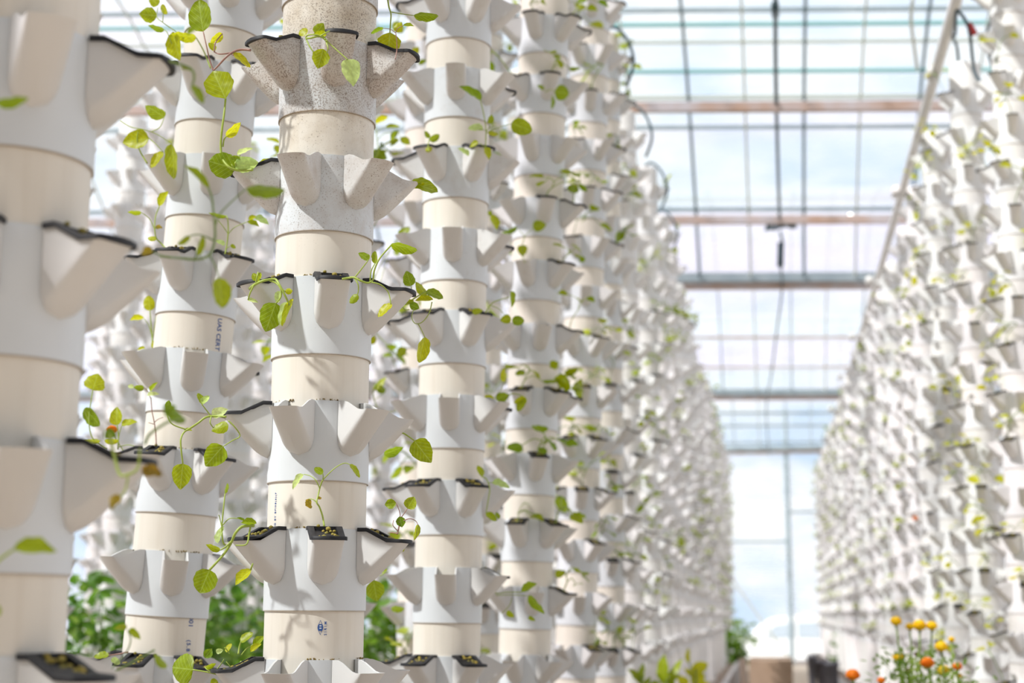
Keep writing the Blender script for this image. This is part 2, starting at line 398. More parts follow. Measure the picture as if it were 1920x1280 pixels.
def build_pocket(name, nside, nend, nt_, thick=True, pdx=None):
    """U shaped trough: section = straight side, end, straight side"""
    mb = MB()
    st = [0, .014, .032, .050]           # stations along each side wall
    def section(t, off):
        reach = (ROUT+.0)*(1-t)**1.0*.90 + ROUT*.10*(1-t*t) + .010*t*(1 if t < .8 else max(0, 1-((t-.8)/.2)**2))
        hw = HW if t < .66 else HW*math.sqrt(max(0, 1-((t-.66)/.34)**2))
        reach = max(.0006, reach-off); hw = max(.0006, hw-off)
        cr_ = (.004 + (hw-.004)*min(1, t*1.5)) if hw > .004 else hw     # corner radius
        cr_ = min(cr_, hw, reach)
        pts = []
        ns = nside
        for i in range(ns):
            f = i/(ns-1) if ns > 1 else 0
            r = -.003 + (reach-cr_+.003)*f
            pts.append((r, -hw, ))
        for i in range(1, nend):
            a = PI/2*i/nend; pts.append((reach-cr_+cr_*math.sin(a), -hw+cr_-cr_*math.cos(a)))
        for q in (-1, -.6, -.2, .2, .6, 1) if nend > 1 else (-1, 1): pts.append((reach, (hw-cr_)*q))
        for i in range(nend-1, 0, -1):
            a = PI/2*i/nend; pts.append((reach-cr_+cr_*math.sin(a), hw-cr_+cr_*math.cos(a)))
        for i in range(ns-1, -1, -1):
            f = i/(ns-1) if ns > 1 else 0
            pts.append((-.003 + (reach-cr_+.003)*f, hw))
        bl = min(.006, reach*.35)
        return [(r-(bl*(y/hw)**2*max(0, min(1, (r-reach*.55)/(reach*.45))) if hw > .002 else 0), y) for r, y in pts]
    top = section(0, 0)
    def grid(off):
        base = len(mb.v); m = None
        for it in range(nt_+1):
            t = it/nt_; sec = section(t, off); m = len(sec)
            for (r, y), (r0, _) in zip(sec, top):
                zt = rim_z(r0); z = zt*(1-t) - .088*t + (off*1.0 if t > .9 else 0)
                mb.v.append(Vector((RC+r, y, z)))
        return base, m
    b0, m = grid(0)
    for it in range(nt_):
        for i in range(m-1):
            a = b0+it*m+i; mb.f.append((a, a+1, a+m+1, a+m)); mb.mi.append(0)
    if thick:
        b1, m = grid(.0028)
        for it in range(nt_):
            for i in range(m-1):
                a = b1+it*m+i; mb.f.append((a, a+m, a+m+1, a+1)); mb.mi.append(0)
        for i in range(m-1):
            mb.f.append((b0+i, b1+i, b1+i+1, b0+i+1)); mb.mi.append(0)
    return mb
def build_collar(seg_, opening=True, thick=True):
    mb = MB(); zs = [0, -.050, -.090, -CH]; n = seg_
    ha = math.asin((HW-.001)/RC)
    for r, flip in ((RC, 0), (RC-.0030, 1)) if thick else ((RC, 0),):
        base = len(mb.v)
        for z in zs:
            for k in range(n):
                a = 2*PI*k/n; mb.v.append(Vector((r*math.cos(a), r*math.sin(a), z)))
        for j in range(3):
            for k in range(n):
                am = 2*PI*(k+.5)/n
                rel = (am+PI/6) % (PI/3) - PI/6
                if opening and j == 0 and abs(rel) < ha-.01: continue
                q = (base+j*n+k, base+j*n+(k+1)%n, base+(j+1)*n+(k+1)%n, base+(j+1)*n+k)
                mb.f.append(q[::-1] if not flip else q); mb.mi.append(0)
    if thick:
        h = len(mb.v)//2
        for k in range(n):
            k2 = (k+1) % n
            am = 2*PI*(k+.5)/n; rel = (am+PI/6) % (PI/3) - PI/6
            if not (opening and abs(rel) < ha-.01):
                mb.f.append((k, k2, h+k2, h+k)); mb.mi.append(0)
            mb.f.append((3*n+k, h+3*n+k, h+3*n+k2, 3*n+k2)); mb.mi.append(0)
    return mb
def rotz(vs, a):
    c, s = math.cos(a), math.sin(a); return [Vector((v.x*c-v.y*s, v.x*s+v.y*c, v.z)) for v in vs]
pk_hi = build_pocket('pocket', 7, 4, 14); ME_pocket = pk_hi.mesh('pocket', [M_pock])
ME_collar = build_collar(96).mesh('collar', [M_col])
# auto-smooth look: flat rims need sharp edges
def sharp(me, ang=35):
    try: me.set_sharp_from_angle(angle=math.radians(ang))
    except Exception: pass
sharp(ME_pocket, 40); sharp(ME_collar, 40)
pk_mid = build_pocket('p', 4, 2, 5, True); cm = build_collar(36, True, True)
for k in range(6): cm.add(rotz(pk_mid.v, PI/3*k), pk_mid.f, 1)
ME_collar_mid = cm.mesh('collar_with_pockets', [M_col, M_pock]); sharp(ME_collar_mid, 40)
pk_lo = build_pocket('p', 2, 1, 2, False)
cl = build_collar(12, False, False)
for k in range(6): cl.add(rotz(pk_lo.v, PI/3*k), pk_lo.f, 1)
def pipe_mesh(z0, z1, n):
    mb = MB(); zz = [z0, z1-.03, z1-.01, z1]; rr = [RP, RP, RP*.93, RP*.55]
    nz_ = [z0 + (z1-.03-z0)*i/6 for i in range(6)] + [z1-.03, z1-.01, z1]
    rs = [RP]*7 + [RP*.93, RP*.5]
    for z, r in zip(nz_, rs):
        for k in range(n):
            a = 2*PI*k/n; mb.v.append(Vector((r*math.cos(a), r*math.sin(a), z)))
    for j in range(len(nz_)-1):
        for k in range(n):
            mb.f.append((j*n+k, j*n+(k+1)%n, (j+1)*n+(k+1)%n, (j+1)*n+k)); mb.mi.append(0)
    mb.f.append(tuple((len(nz_)-1)*n+k for k in range(n))); mb.mi.append(0)
    return mb
ZLOW = .80; ZTOP = 3.93; ZROW = .94
# far tower: one mesh each
def far_mesh(rng):
    mb = pipe_mesh(.30, ZTOP-.02, 10)
    z = ZROW + rng.uniform(-.008, .008); k = 0
    while z < ZTOP-.07:
        a = (PI/6 if k % 2 else 0) + rng.uniform(-.1, .1)
        vs = [v+Vector((0, 0, z)) for v in rotz(cl.v, a)]
        b = len(mb.v); mb.v += vs; mb.f += [tuple(i+b for i in f) for f in cl.f]; mb.mi += [1+m for m in cl.mi]
        z += PITCH; k += 1
    me = mb.mesh('far_tower', [M_pipe, M_col, M_pock]); sharp(me, 50); return me
rng = random.Random(5)
FARS = [far_mesh(rng) for _ in range(4)]
def add_glare(me):  # swaps in the whiter copies that carry the painted glare
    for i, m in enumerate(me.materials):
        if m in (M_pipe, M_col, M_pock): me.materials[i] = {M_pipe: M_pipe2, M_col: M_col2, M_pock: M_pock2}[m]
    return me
for m_ in FARS: add_glare(m_)
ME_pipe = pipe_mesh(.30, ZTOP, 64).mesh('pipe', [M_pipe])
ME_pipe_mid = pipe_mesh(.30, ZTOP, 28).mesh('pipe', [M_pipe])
ME_pipe_w = add_glare(ME_pipe.copy()); ME_pipe_midw = add_glare(ME_pipe_mid.copy()); ME_collar_w = add_glare(ME_collar.copy()); ME_collar_midw = add_glare(ME_collar_mid.copy()); ME_pocket_w = add_glare(ME_pocket.copy())

# net cup: black flange following the rim, basket below, pebbles
def cup_mesh():
    mb = MB(); a = -.0015; e = ROUT+.0045; w = HW+.0035
    bw = lambda P: [(r-(.006*(y/HW)**2*max(0, min(1, (r-ROUT*.55)/(ROUT*.45)))), y) for r, y in P]
    outer = [(a, -w), (.014, -w), (.032, -w), (.050, -w), (e-.003, -w), (e, -w+.003), (e, -w*.45), (e, 0), (e, w*.45), (e, w-.003), (e-.003, w), (.050, w), (.032, w), (.014, w), (a, w), (a, 0)]
    wi = HW-.0065; ai = .009; ei = ROUT-.010
    inner = [(ai, -wi), (.014, -wi), (.032, -wi), (.050, -wi), (ei-.002, -wi), (ei, -wi+.002), (ei, -wi*.45), (ei, 0), (ei, wi*.45), (ei, wi-.002), (ei-.002, wi), (.050, wi), (.032, wi), (.014, wi), (ai, wi), (ai, 0)]
    outer = bw(outer); inner = bw(inner); n = len(outer)
    def ring(pts, dz, k=1.0):
        b = len(mb.v)
        for r, y in pts: mb.v.append(Vector((RC+r, y*k, rim_z(min(r, .0499) if r > .05 else r)+dz)))
        return b
    rs = [ring(outer, -.0030), ring(outer, .0020), ring([(r-(.0008 if r > a+.001 else 0), y*.97) for r, y in outer], .0030), ring(inner, .0028), ring(inner, -.0100)]
    bb = len(mb.v)
    for r, y in inner: mb.v.append(Vector((RC+.008+(r-.008)*.55, y*.8, -.055)))
    rs.append(bb)
    for q in range(len(rs)-1):
        for i in range(n): mb.f.append((rs[q]+i, rs[q]+(i+1)%n, rs[q+1]+(i+1)%n, rs[q+1]+i)); mb.mi.append(0)
    mb.f.append(tuple(rs[0]+i for i in range(n))[::-1]); mb.mi.append(0)
    mb.f.append(tuple(bb+i for i in range(n))); mb.mi.append(0)
    return mb
cupm = cup_mesh(); ME_cup = cupm.mesh('net_cup', [M_black]); sharp(ME_cup, 50)
def peb_mesh(seed):
    r = random.Random(seed); mb = MB()
    for i in range(46):
        x = r.uniform(.012, ROUT-.014); y = r.uniform(-HW+.009, HW-.009)
        z = rim_z(min(x, .0499)) + r.uniform(-.012, .0015) + (.002 if r.random() < .3 else 0)
        mb.blob((RC+x, y, z), r.uniform(.0028, .0046), 7, sc=(r.uniform(.8, 1.2), 1, r.uniform(.7, 1)), jit=.25, rnd=r)
    return mb.mesh('growing_medium', [M_peb])
ME_peb = [peb_mesh(s) for s in range(4)]

# ------------------------------------------------------------------ towers
class Tower: pass
TOWERS = []
CAMV = Vector((0, 0, 0))
def make_tower(x, y, lean, zref, par, lod, label, row, idx, dirt=.1, cazi=0.0, group=None):
    """lean = (dx,dy) per metre of height; zref = height of one rim; par: parity at zref (0: a pocket faces the camera)"""
    T = Tower(); T.x = x; T.y = y; T.row = row; T.idx = idx; T.lod = lod; T.label = label
    az0 = math.atan2(0-y, 0-x)                 # direction from tower to the camera
    T.az0 = az0
    rt = bpy.data.objects.new('hydroponic_tower', None); C.objects.link(rt)
    rt.empty_display_size = .1
    zax = Vector((lean[0], lean[1], 1)).normalized(); xax = Vector((1, 0, 0)); yax = zax.cross(xax).normalized(); xax = yax.cross(zax)
    Mx = Matrix((xax, yax, zax)).transposed().to_4x4(); Mx.translation = Vector((x, y, 0))
    T.M = Mx
    if lod == 2:
        bpy.data.objects.remove(rt)
        me = FARS[idx % 4]; rt = link('hydroponic_tower', me)
        ra = rng.uniform(0, 2*PI); rt.matrix_world = Mx @ Matrix.Rotation(ra, 4, 'Z'); rt['dirt'] = rng.uniform(.05, .35)
    else:
        rt.matrix_world = Mx
    tag(rt, label, 'tower', group); T.root = rt; T.tiers = []
    T.rz = []
    k0 = int(math.floor((zref-ZLOW)/PITCH)); z = zref-k0*PITCH; k = -k0
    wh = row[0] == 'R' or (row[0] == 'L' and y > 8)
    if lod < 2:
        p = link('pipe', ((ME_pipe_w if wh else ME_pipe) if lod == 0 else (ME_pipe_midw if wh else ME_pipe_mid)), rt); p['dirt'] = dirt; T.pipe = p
        if 'speckled' in label: p['grime'] = .95
    if lod == 1 and z < .9: z += PITCH; k += 1
    while z < ZTOP-.05:
        az = az0 + math.radians(cazi) + (PI/6 if (k+par) % 2 else 0)
        jit = rng.uniform(-.06, .06) if lod else 0
        T.tiers.append((z, az+jit, (k+par) % 2, k))
        if lod < 2:
            d = dirt if not callable(dirt) else 0
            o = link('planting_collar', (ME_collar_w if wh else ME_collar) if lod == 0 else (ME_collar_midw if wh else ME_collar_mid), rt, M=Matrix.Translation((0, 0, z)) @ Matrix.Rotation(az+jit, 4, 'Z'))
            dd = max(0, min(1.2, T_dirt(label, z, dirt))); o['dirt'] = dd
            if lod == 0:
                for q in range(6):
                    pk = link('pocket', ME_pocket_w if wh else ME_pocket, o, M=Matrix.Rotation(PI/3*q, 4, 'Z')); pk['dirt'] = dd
        z += PITCH; k += 1
    TOWERS.append(T); return T
def T_dirt(label, z, d):
    if 'speckled' in label:
        return d if z < 1.50 else (.30 if z < 1.72 else .80 if z < 1.92 else 1.2)
    if 'just right of' in label: return .48 if z > 1.85 else .15
    if 'fourth from' in label: return .40 if (z > 1.9 or z < 1.5) else .2
    return d + rng.uniform(-.08, .08)
def near_tower(b, t, F, rimpx, par, cazi, label, row, idx, dirt):
    pb = unp(b[0], b[1], F); pt = unp(t[0], t[1], F)
    d = pt-pb; lean = (d.x/d.z, d.y/d.z)
    x0 = pb.x-lean[0]*pb.z; y0 = pb.y-lean[1]*pb.z
    fr = F-RC
    zr = unp(rimpx[0], rimpx[1], fr).z
    return make_tower(x0, y0, lean, zr, par, 0, label, row, idx, dirt, cazi)
T0 = near_tower((-30, 1070), (20, 290), 1.54, (-20, 812), 0, 11, 'out-of-focus white tower with deep pockets at the left edge, nearest the camera', 'L1', 0, .12)
TM = near_tower((590, 1134), (613.5, 225), 2.58, (590, 990), 0, 7.5, 'sharply focused white tower, its top collars speckled brown, left of centre', 'L1', 1, .14)
TC = near_tower((838.5, 1161), (860, 86), 3.79, (840, 1063), 0, -3, 'white tower just right of the sharply focused one, in the aisle row', 'L1', 2, .12)
TD = near_tower((989, 1044), (1018, 103), 4.93, (985, 848), 0, 12, 'slightly blurred white tower, fourth from the camera in the left aisle row', 'L1', 3, .16)
TE = near_tower((1083, 1070), (1104, 150), 6.30, (1085, 913), 0, 4, 'blurred white tower, fifth from the camera in the left aisle row', 'L1', 4, .12)
TB = near_tower((309, 1190), (400.5, 250), 3.22, (316, 1030), 0, 2, 'leaning white tower with blue lettering between the two nearest towers', 'L2', 0, .06)
R0 = near_tower((1925, 1100), (1893, 60), 6.75, (1925, 1185), 1, 0, 'white tower at the right edge, nearest of the right-hand row', 'R1', 0, .04)
R1 = near_tower((1848, 1130), (1808, 120), 7.85, (1848, 1145), 1, 0, 'white tower second from the right edge, standing in the right-hand row', 'R1', 1, .04)
rowname = {'L1': 'left aisle row', 'L2': 'left second row', 'R1': 'right aisle row', 'R2': 'right second row', 'B1': 'first background row', 'B2': 'second background row', 'B3': 'third background row', 'B4': 'fourth background row'}
def row(rn, X, y0, i0, n, lean=0.0, step=1.2, far=14.5):
    for i in range(n):
        y = y0+i*step+rng.uniform(-.05, .05); x = X+rng.uniform(-.02, .02)
        if y > 31.5: break
        lod = 1 if y < far else 2
        l = 'white tower, %s from the camera in the %s' % (ORD[min(27, i+i0)], rowname[rn])
        make_tower(x, y, (lean+rng.uniform(-.006, .006), rng.uniform(-.005, .005)), ZROW+rng.uniform(-.012, .012), rng.randint(0, 1), lod, l, rn, i+i0, .10+rng.random()*.14, rng.uniform(-12, 12))
for (x_, y_, l_) in ((-1.20, .67, 'white tower of the left second row, level with the camera'), (-1.70, .64, 'added unseen white tower at far left, shading the left edge tower')):  # second one is added out of view to shade the left edge tower
    make_tower(x_, y_, (0, 0), 1.03, 0, 1, l_, 'X', 0, .1, 5)
row('L1', -.735, 7.45, 5, 20)
row('L2', -1.20, 4.27, 1, 24)
row('R1', 1.07, 9.35, 2, 19)
row('R2', 1.54, 7.6, 0, 20)
row('B1', -3.05, 5.2, 0, 7, far=7)
row('B2', -3.52, 5.8, 0, 7, far=6)
row('B3', -5.4, 8.6, 0, 7, far=6)
row('B4', -5.9, 10.2, 0, 7, far=6)

# ------------------------------------------------------------------ leaves
def leaf_mesh(name, mat, shape=0, cup=.12, bend=.18, wave=.02, nu=12, nv=14, seed=0):
    """leaf along +Y from its base, unit length, unit width, normal +Z"""
    r = random.Random(seed); vs = []; fs = []
    for j in range(nv+1):
        v = j/nv
        if shape == 0: w = math.sin(PI*v**.82)**.62          # round
        elif shape == 1: w = math.sin(PI*v**.70)**.80        # ovate
        else: w = math.sin(PI*v**.9)**.95                    # elliptic
        if j in (0, nv): w = .04
        for i in range(nu+1):
            u = -1+2*i/nu
            e = abs(u)
            sc = 1+.035*math.sin(v*26+seed)*e
            x = .5*w*u*sc
            z = cup*u*u*w + bend*(v-.0)**2*-1 + wave*math.sin(v*11+u*3+seed)*e + wave*.6*math.sin(v*22)*e
            vs.append((x, v + .05*(e*e)*(1 if v > .5 else -.6)*w, z))
    for j in range(nv):
        for i in range(nu):
            a = j*(nu+1)+i; fs.append((a, a+1, a+nu+2, a+nu+1))
    m = mesh(name, vs, fs); m.materials.append(mat); return m
LEAF = [leaf_mesh('leaf', M_leaf, s, c, b_, .022, seed=i) for i, (s, c, b_) in enumerate(((0, .10, .10), (0, -.12, .18), (1, .14, .22), (1, -.10, .08), (2, .16, .15)))]
LEAFP = [leaf_mesh('leaf', M_leafpale, s, .16, .2, .03, seed=7+s) for s in (0, 1)]
LEAFD = [leaf_mesh('leaf', M_leafdead, s, .35, .4, .12, seed=17+s) for s in (0, 1)]
hr = random.Random(77)
ncount = {'hero': 0}
def to_px(P):
    d = P-Vector((0, 0, EYE)); r = d.x*cps + d.y*sps; F = fwd_of(d); z = F*cth + d.z*sth; u = d.z*cth - F*sth
    return 960+FPX*r/z, 640-FPX*u/z, F
def pocket_px(T, py, relwant, F):
    best = None
    for (z, az, par, k) in T.tiers:
        for q in range(6):
            rel = (math.degrees(az+PI/3*q-T.az0)+180) % 360-180
            P = T.M @ Vector(((RC+.03)*math.cos(az+PI/3*q), (RC+.03)*math.sin(az+PI/3*q), z-.01))
            x, y, f = to_px(P); c = abs(y-py)/80+abs(rel-relwant)/40
            if best is None or c < best[0]: best = (c, (x, y, f-F))
    return best[1]
L2B = [t for t in TOWERS if t.row == 'L2' and t.idx == 1][0]
def hero(label, F, stems, leaves, smat=None, r=.0012):
    """stems: list of [(px,py[,dF]),...]; leaves: (bx,by,tx,ty,width_px[,kind[,dF]])  kind g green, y yellow green, d dark, p pale, x withered"""
    root = bpy.data.objects.new('seedling', None); C.objects.link(root)
    p0 = stems[0][0]; base = unp(p0[0], p0[1], F+(p0[2] if len(p0) > 2 else 0)); root.location = base; root.empty_display_size = .02
    tag(root, label, 'plant', 'seedlings growing in the tower pockets')
    mb = MB(); mi = 0
    for si, st in enumerate(stems):
        pts = [unp(p[0], p[1], F+(p[2] if len(p) > 2 else .004*math.sin(i*1.7+si)))-base for i, p in enumerate(st)]
        rr = r*(1.35 if si == 0 else .85)
        mb.tube(smooth_line(pts, 5), rr, 7, mi=0, r1=rr*.7)
    link('stem', mb.mesh('stem', [smat or M_stem]), root)
    for lf in leaves:
        bx, by, tx, ty, w = lf[:5]; kind = lf[5] if len(lf) > 5 else 'g'; dF = lf[6] if len(lf) > 6 else hr.uniform(-.004, .006)
        pb = unp(bx, by, F+dF); tip0 = unp(tx, ty, F+dF)
        app = (tip0-pb).length; wm = w/FPX*F
        yv = tip0-pb
        view = (pb-Vector((0, 0, EYE))).normalized()
        side = yv.normalized().cross(view).normalized()
        # real blade is about 0.85 as wide as long: what is missing is turned away from the view
        L0 = max(app, wm*1.05); fore = math.sqrt(max(0, L0*L0-app*app))*.8
        yv = yv + view*fore*(1 if hr.random() < .5 else -1)
        W0 = max(wm, min(L0*.72, wm*1.9)); dep = math.sqrt(max(0, W0*W0-wm*wm))
        xv = side*wm + view*dep*(1 if hr.random() < .5 else -1)
        zv = xv.cross(yv).normalized()
        up = zv.z if abs(zv.z) > .2 else -zv.dot(view)
        if up < 0: xv = -xv; zv = -zv
        s = (L0+W0)/2
        Mx = Matrix((xv, yv, zv*s)).transposed().to_4x4(); Mx.translation = pb-base
        me = hr.choice(LEAF) if kind in 'gyd' else (hr.choice(LEAFP) if kind == 'p' else hr.choice(LEAFD))
        o = link('leaf', me, root, M=Mx); o['tone'] = {'g': hr.uniform(.12, .42), 'y': hr.uniform(.45, .85), 'd': hr.uniform(0, .12), 'p': hr.random(), 'x': hr.random()}[kind]
        if kind == 'x': o['label'] = 'withered brown leaf'
        if kind == 'p': o['label'] = 'pale leaf underside'
    ncount['hero'] += 1
    return root

# ------------------------------------------------------------------ net cups
ncup = [0]; CUPS = []
def side_word(rel):
    d = math.degrees(rel)
    d = (d+180) % 360-180
    for lim, w in ((-100, 'rear left'), (-65, 'far left'), (-20, 'front left'), (20, 'front'), (65, 'front right'), (100, 'far right')):
        if d < lim: return w
    return 'rear right'
TNICK = {id(T0): 'blurred left-edge tower', id(TM): 'sharply focused tower', id(TC): 'tower right of the focused one', id(TD): 'fourth left-row tower', id(TE): 'fifth left-row tower', id(TB): 'lettered leaning tower', id(R0): 'right-edge tower', id(R1): 'second tower from right edge'}
def nick(T): return TNICK.get(id(T)) or '%s tower, %s' % (ORD[T.idx], rowname[T.row])
def pocket_M(T, ti, rel_deg):
    z, az, par, k = T.tiers[ti]
    return T.M @ Matrix.Translation((0, 0, z)) @ Matrix.Rotation(az+math.radians(rel_deg), 4, 'Z')
def cup(T, ti, q, peb=True):
    """q: which pocket (0..5), counted from tier azimuth"""
    Mx = pocket_M(T, ti, 60*q)
    z, az, par, k = T.tiers[ti]
    rel = az+PI/3*q-T.az0
    w = side_word(rel)
    o = link('net_cup', ME_cup, label='black net cup, %s pocket, %s collar up, %s' % (w, ORD[ti], nick(T)), cat='plant pot', group='black net cups in the tower pockets')
    o.matrix_world = Mx
    if peb:
        link('growing_medium', ME_peb[ncup[0] % 4], o)
    ncup[0] += 1; CUPS.append((T, ti, q)); return w
def relpos(T, ti, q):
    z, az, par, k = T.tiers[ti]; d = math.degrees(az+PI/3*q-T.az0); return (d+180) % 360-180
def cups_at(T, fn, lo=None, hi=None):
    """fn(parity, rel) -> bool"""
    out = []
    for ti in range(len(T.tiers)):
        z = T.tiers[ti][0]
        if hi and z > hi: continue
        for q in range(6):
            rel = relpos(T, ti, q)
            if fn(ti, T.tiers[ti][2], rel, T.tiers[ti][3]): out.append((ti, q, rel)); cup(T, ti, q)
    return out
# which side: rel > 0 is to the right as seen by the camera (x to the right)
def visible(T, z):
    p = Vector((T.x, T.y, z)); f = fwd_of(p); h = (z-EYE)/f
    return -.03-.05 < h < .43
cM = cups_at(TM, lambda ti, par, rel, k: (par == 0 and -70 < rel < 80) or (par == 1 and -100 < rel < -60), hi=2.3)
c0 = cups_at(T0, lambda ti, par, rel, k: (par == 0 and 60 < rel < 80) or (par == 1 and -30 < rel < 60), hi=2.0)
cC = cups_at(TC, lambda ti, par, rel, k: (par == 1 and -100 < rel < 40) or (par == 0 and 100 < rel < 130), hi=2.9)
cB = cups_at(TB, lambda ti, par, rel, k: (par == 1 and -100 < rel < 40) or (par == 0 and 100 < rel < 130), hi=2.7)
AUTO = []
def auto_cups(T, p, smax, lo=-75, hi=115):
    for ti in range(len(T.tiers)):
        if not visible(T, T.tiers[ti][0]): continue
        for q in range(6):
            rel = relpos(T, ti, q)
            if lo < rel < hi and rng.random() < p:
                if ncup[0] < smax: cup(T, ti, q, peb=T.lod == 0); AUTO.append((T, ti, q, rel))
                elif rng.random() < .55: FARC.append((T, ti, q, rel))
FARC = []
auto_cups(TD, .45, 290); auto_cups(TE, .45, 290)
auto_cups(R0, .45, 290, -110, 60); auto_cups(R1, .45, 290, -110, 60)
for T in sorted(TOWERS, key=lambda t: t.y):
    if T.row == 'X' or T in (T0, TM, TC, TB, TD, TE, R0, R1): continue
    p = {'L1': .46, 'L2': .30, 'R1': .46, 'R2': .26}.get(T.row, .30)
    if T.row in ('L1', 'L2'): auto_cups(T, p, 290, -20, 115) if T.row == 'L1' else auto_cups(T, p*(1 if T.y < 9 else .4), 290, -60, 115)
    elif T.row in ('R1', 'R2'): auto_cups(T, p*(1 if T.row == 'R1' or T.y < 10 else .3), 290, -115, 20)
    else: auto_cups(T, .08, 290, -60, 60)
# the small far ones as one mass
mb = MB()
lowcup = [(RC, -HW, .002), (RC+ROUT, -HW, -.016), (RC+ROUT, HW, -.016), (RC, HW, .002), (RC, -HW, -.003), (RC+ROUT, -HW, -.021), (RC+ROUT, HW, -.021), (RC, HW, -.003)]
for T, ti, q, rel in FARC:
    Mx = pocket_M(T, ti, 60*q)
    mb.add([Mx @ Vector(v) for v in lowcup], [(0, 3, 2, 1), (4, 5, 6, 7), (0, 1, 5, 4), (1, 2, 6, 5), (2, 3, 7, 6)])
if FARC: link('net_cups', mb.mesh('net_cups', [M_black], False), label='small dark rims of black net cups on the distant towers of both rows', cat='plant pots', kind='stuff')

# ------------------------------------------------------------------ seedlings grown by rule
def grow(seed, big=1.0):
    """returns stem polylines and leaf matrices in pocket space (x outwards, z up), origin at cup centre"""
    r = random.Random(seed); stems = []; leaves = []
    h = r.uniform(.03, .075)*big; lean = r.uniform(-.2, .9); tw = r.uniform(-.6, .6)
    main = [Vector((0, 0, -.004))]
    droop = r.random() < .4
    for i in range(1, 5):
        t = i/4
        main.append(Vector((h*lean*t*1.2, h*tw*t*t, h*t if not droop else h*(t*1.4-.9*t*t)))+Vector((r.uniform(-.003, .003), r.uniform(-.003, .003), 0)))
    stems.append(main)
    nl = r.randint(3, 6)
    for i in range(nl):
        s = main[min(4, 2+i % 3)] if i else main[-1]
        a = r.uniform(-2.4, 2.4); el = r.uniform(-.25, .9); ln = r.uniform(.015, .045)*big
        d = Vector((math.cos(a)*math.cos(el), math.sin(a)*math.cos(el), math.sin(el)))
        e = s+d*ln+Vector((0, 0, -.008 if el < .3 else 0)); stems.append([s, s+d*ln*.5+Vector((0, 0, .006)), e])
        d2 = (d+Vector((r.uniform(-.4, .4), r.uniform(-.4, .4), r.uniform(-.9, .1)))).normalized()
        L0 = r.uniform(.018, .036)*big; side = d2.cross(Vector((r.uniform(-.6, .6), r.uniform(-.6, .6), 1))).normalized(); nrm = side.cross(d2).normalized()
        if nrm.z < 0: side = -side; nrm = -nrm
        w = L0*r.uniform(.7, .95)
        Mx = Matrix((side*w, d2*L0, nrm*L0)).transposed().to_4x4(); Mx.translation = e
        leaves.append((Mx, r.randint(0, 4), r.random()))
    return stems, leaves
PROTO = []; PROTO1 = []
for sd_ in range(10):
    st, lv = grow(100+sd_, 1.05)
    mb = MB()
    for i, s in enumerate(st): mb.tube(smooth_line(s, 3), .0011 if i else .0015, 5, r1=.0009)
    sm = mb.mesh('stem', [M_stem]); PROTO.append((sm, lv))
    m1 = MB()
    for i, s in enumerate(st): m1.tube(s, .0012, 4, mi=1)
    for Mx, k, _ in lv:
        g = LEAF[k]
        m1.add([Mx @ v.co for v in g.vertices], [tuple(p.vertices) for p in g.polygons], 0)
    PROTO1.append(m1)
ME_P1 = [m.mesh('seedling', [M_leaf, M_stemd]) for m in PROTO1]
nseed = [0]
def seedling(T, ti, q, rel, near):
    Mx = pocket_M(T, ti, 60*q) @ Matrix.Translation((RC+ROUT*.45, 0, -.012)) @ Matrix.Rotation(rng.uniform(-.8, .8), 4, 'Z') @ Matrix.Scale(rng.uniform(1.1, 1.8), 4)
    k = rng.randint(0, 9); w = side_word(math.radians(rel))
    look = ['small bright seedling', 'leafy green seedling', 'thin-stemmed seedling'][k % 3]
    lab = '%s, %s pocket, %s collar up, %s' % (look, w, ORD[ti], nick(T))
    yel = T.row[0] == 'R'
    if near:
        root = bpy.data.objects.new('seedling', None); C.objects.link(root); root.matrix_world = Mx; root.empty_display_size = .02
        tag(root, lab, 'plant', 'seedlings growing in the tower pockets')
        sm, lv = PROTO[k]
        link('stem', sm, root)
        for m, kk, tn in lv:
            o = link('leaf', LEAF[kk], root, M=m); o['tone'] = tn*.45+(.5 if yel else 0)
    else:
        o = link('seedling', ME_P1[k], label=lab, cat='plant', group='seedlings growing in the tower pockets'); o.matrix_world = Mx
        o['tone'] = rng.uniform(.1, .5)+(.75 if yel else 0)
    nseed[0] += 1
far_seed = []
for T, ti, q, rel in AUTO:
    if rng.random() < .95 and nseed[0] < 240: seedling(T, ti, q, rel, T in (TD,) )
    else: far_seed.append((T, ti, q, rel))
far_seed += FARC
mb = MB(); r2 = random.Random(9)
ql = leaf_mesh('q', M_leaf, 0, .1, .15, 0, 2, 3)
qv = [v.co.copy() for v in ql.vertices]; qf = [tuple(p.vertices) for p in ql.polygons]
for T, ti, q, rel in far_seed:
    if r2.random() < .1: continue
    Mx = pocket_M(T, ti, 60*q) @ Matrix.Translation((RC+ROUT*.45, 0, 0))
    for i in range(r2.randint(3, 6)):
        s = r2.uniform(.028, .052)
        loc = Matrix.Translation((r2.uniform(-.01, .04), r2.uniform(-.04, .04), r2.uniform(.0, .07))) @ Euler((r2.uniform(-1, 1), r2.uniform(-1, 1), r2.uniform(0, 6.3))).to_matrix().to_4x4() @ Matrix.Diagonal((s, s, s, 1))
        mb.add([Mx @ loc @ v for v in qv], qf)
if mb.v:
    o = link('seedlings', mb.mesh('seedlings', [M_leaf]), label='tiny green seedlings speckling the distant towers along both rows', cat='plants', kind='stuff'); o['tone'] = .35

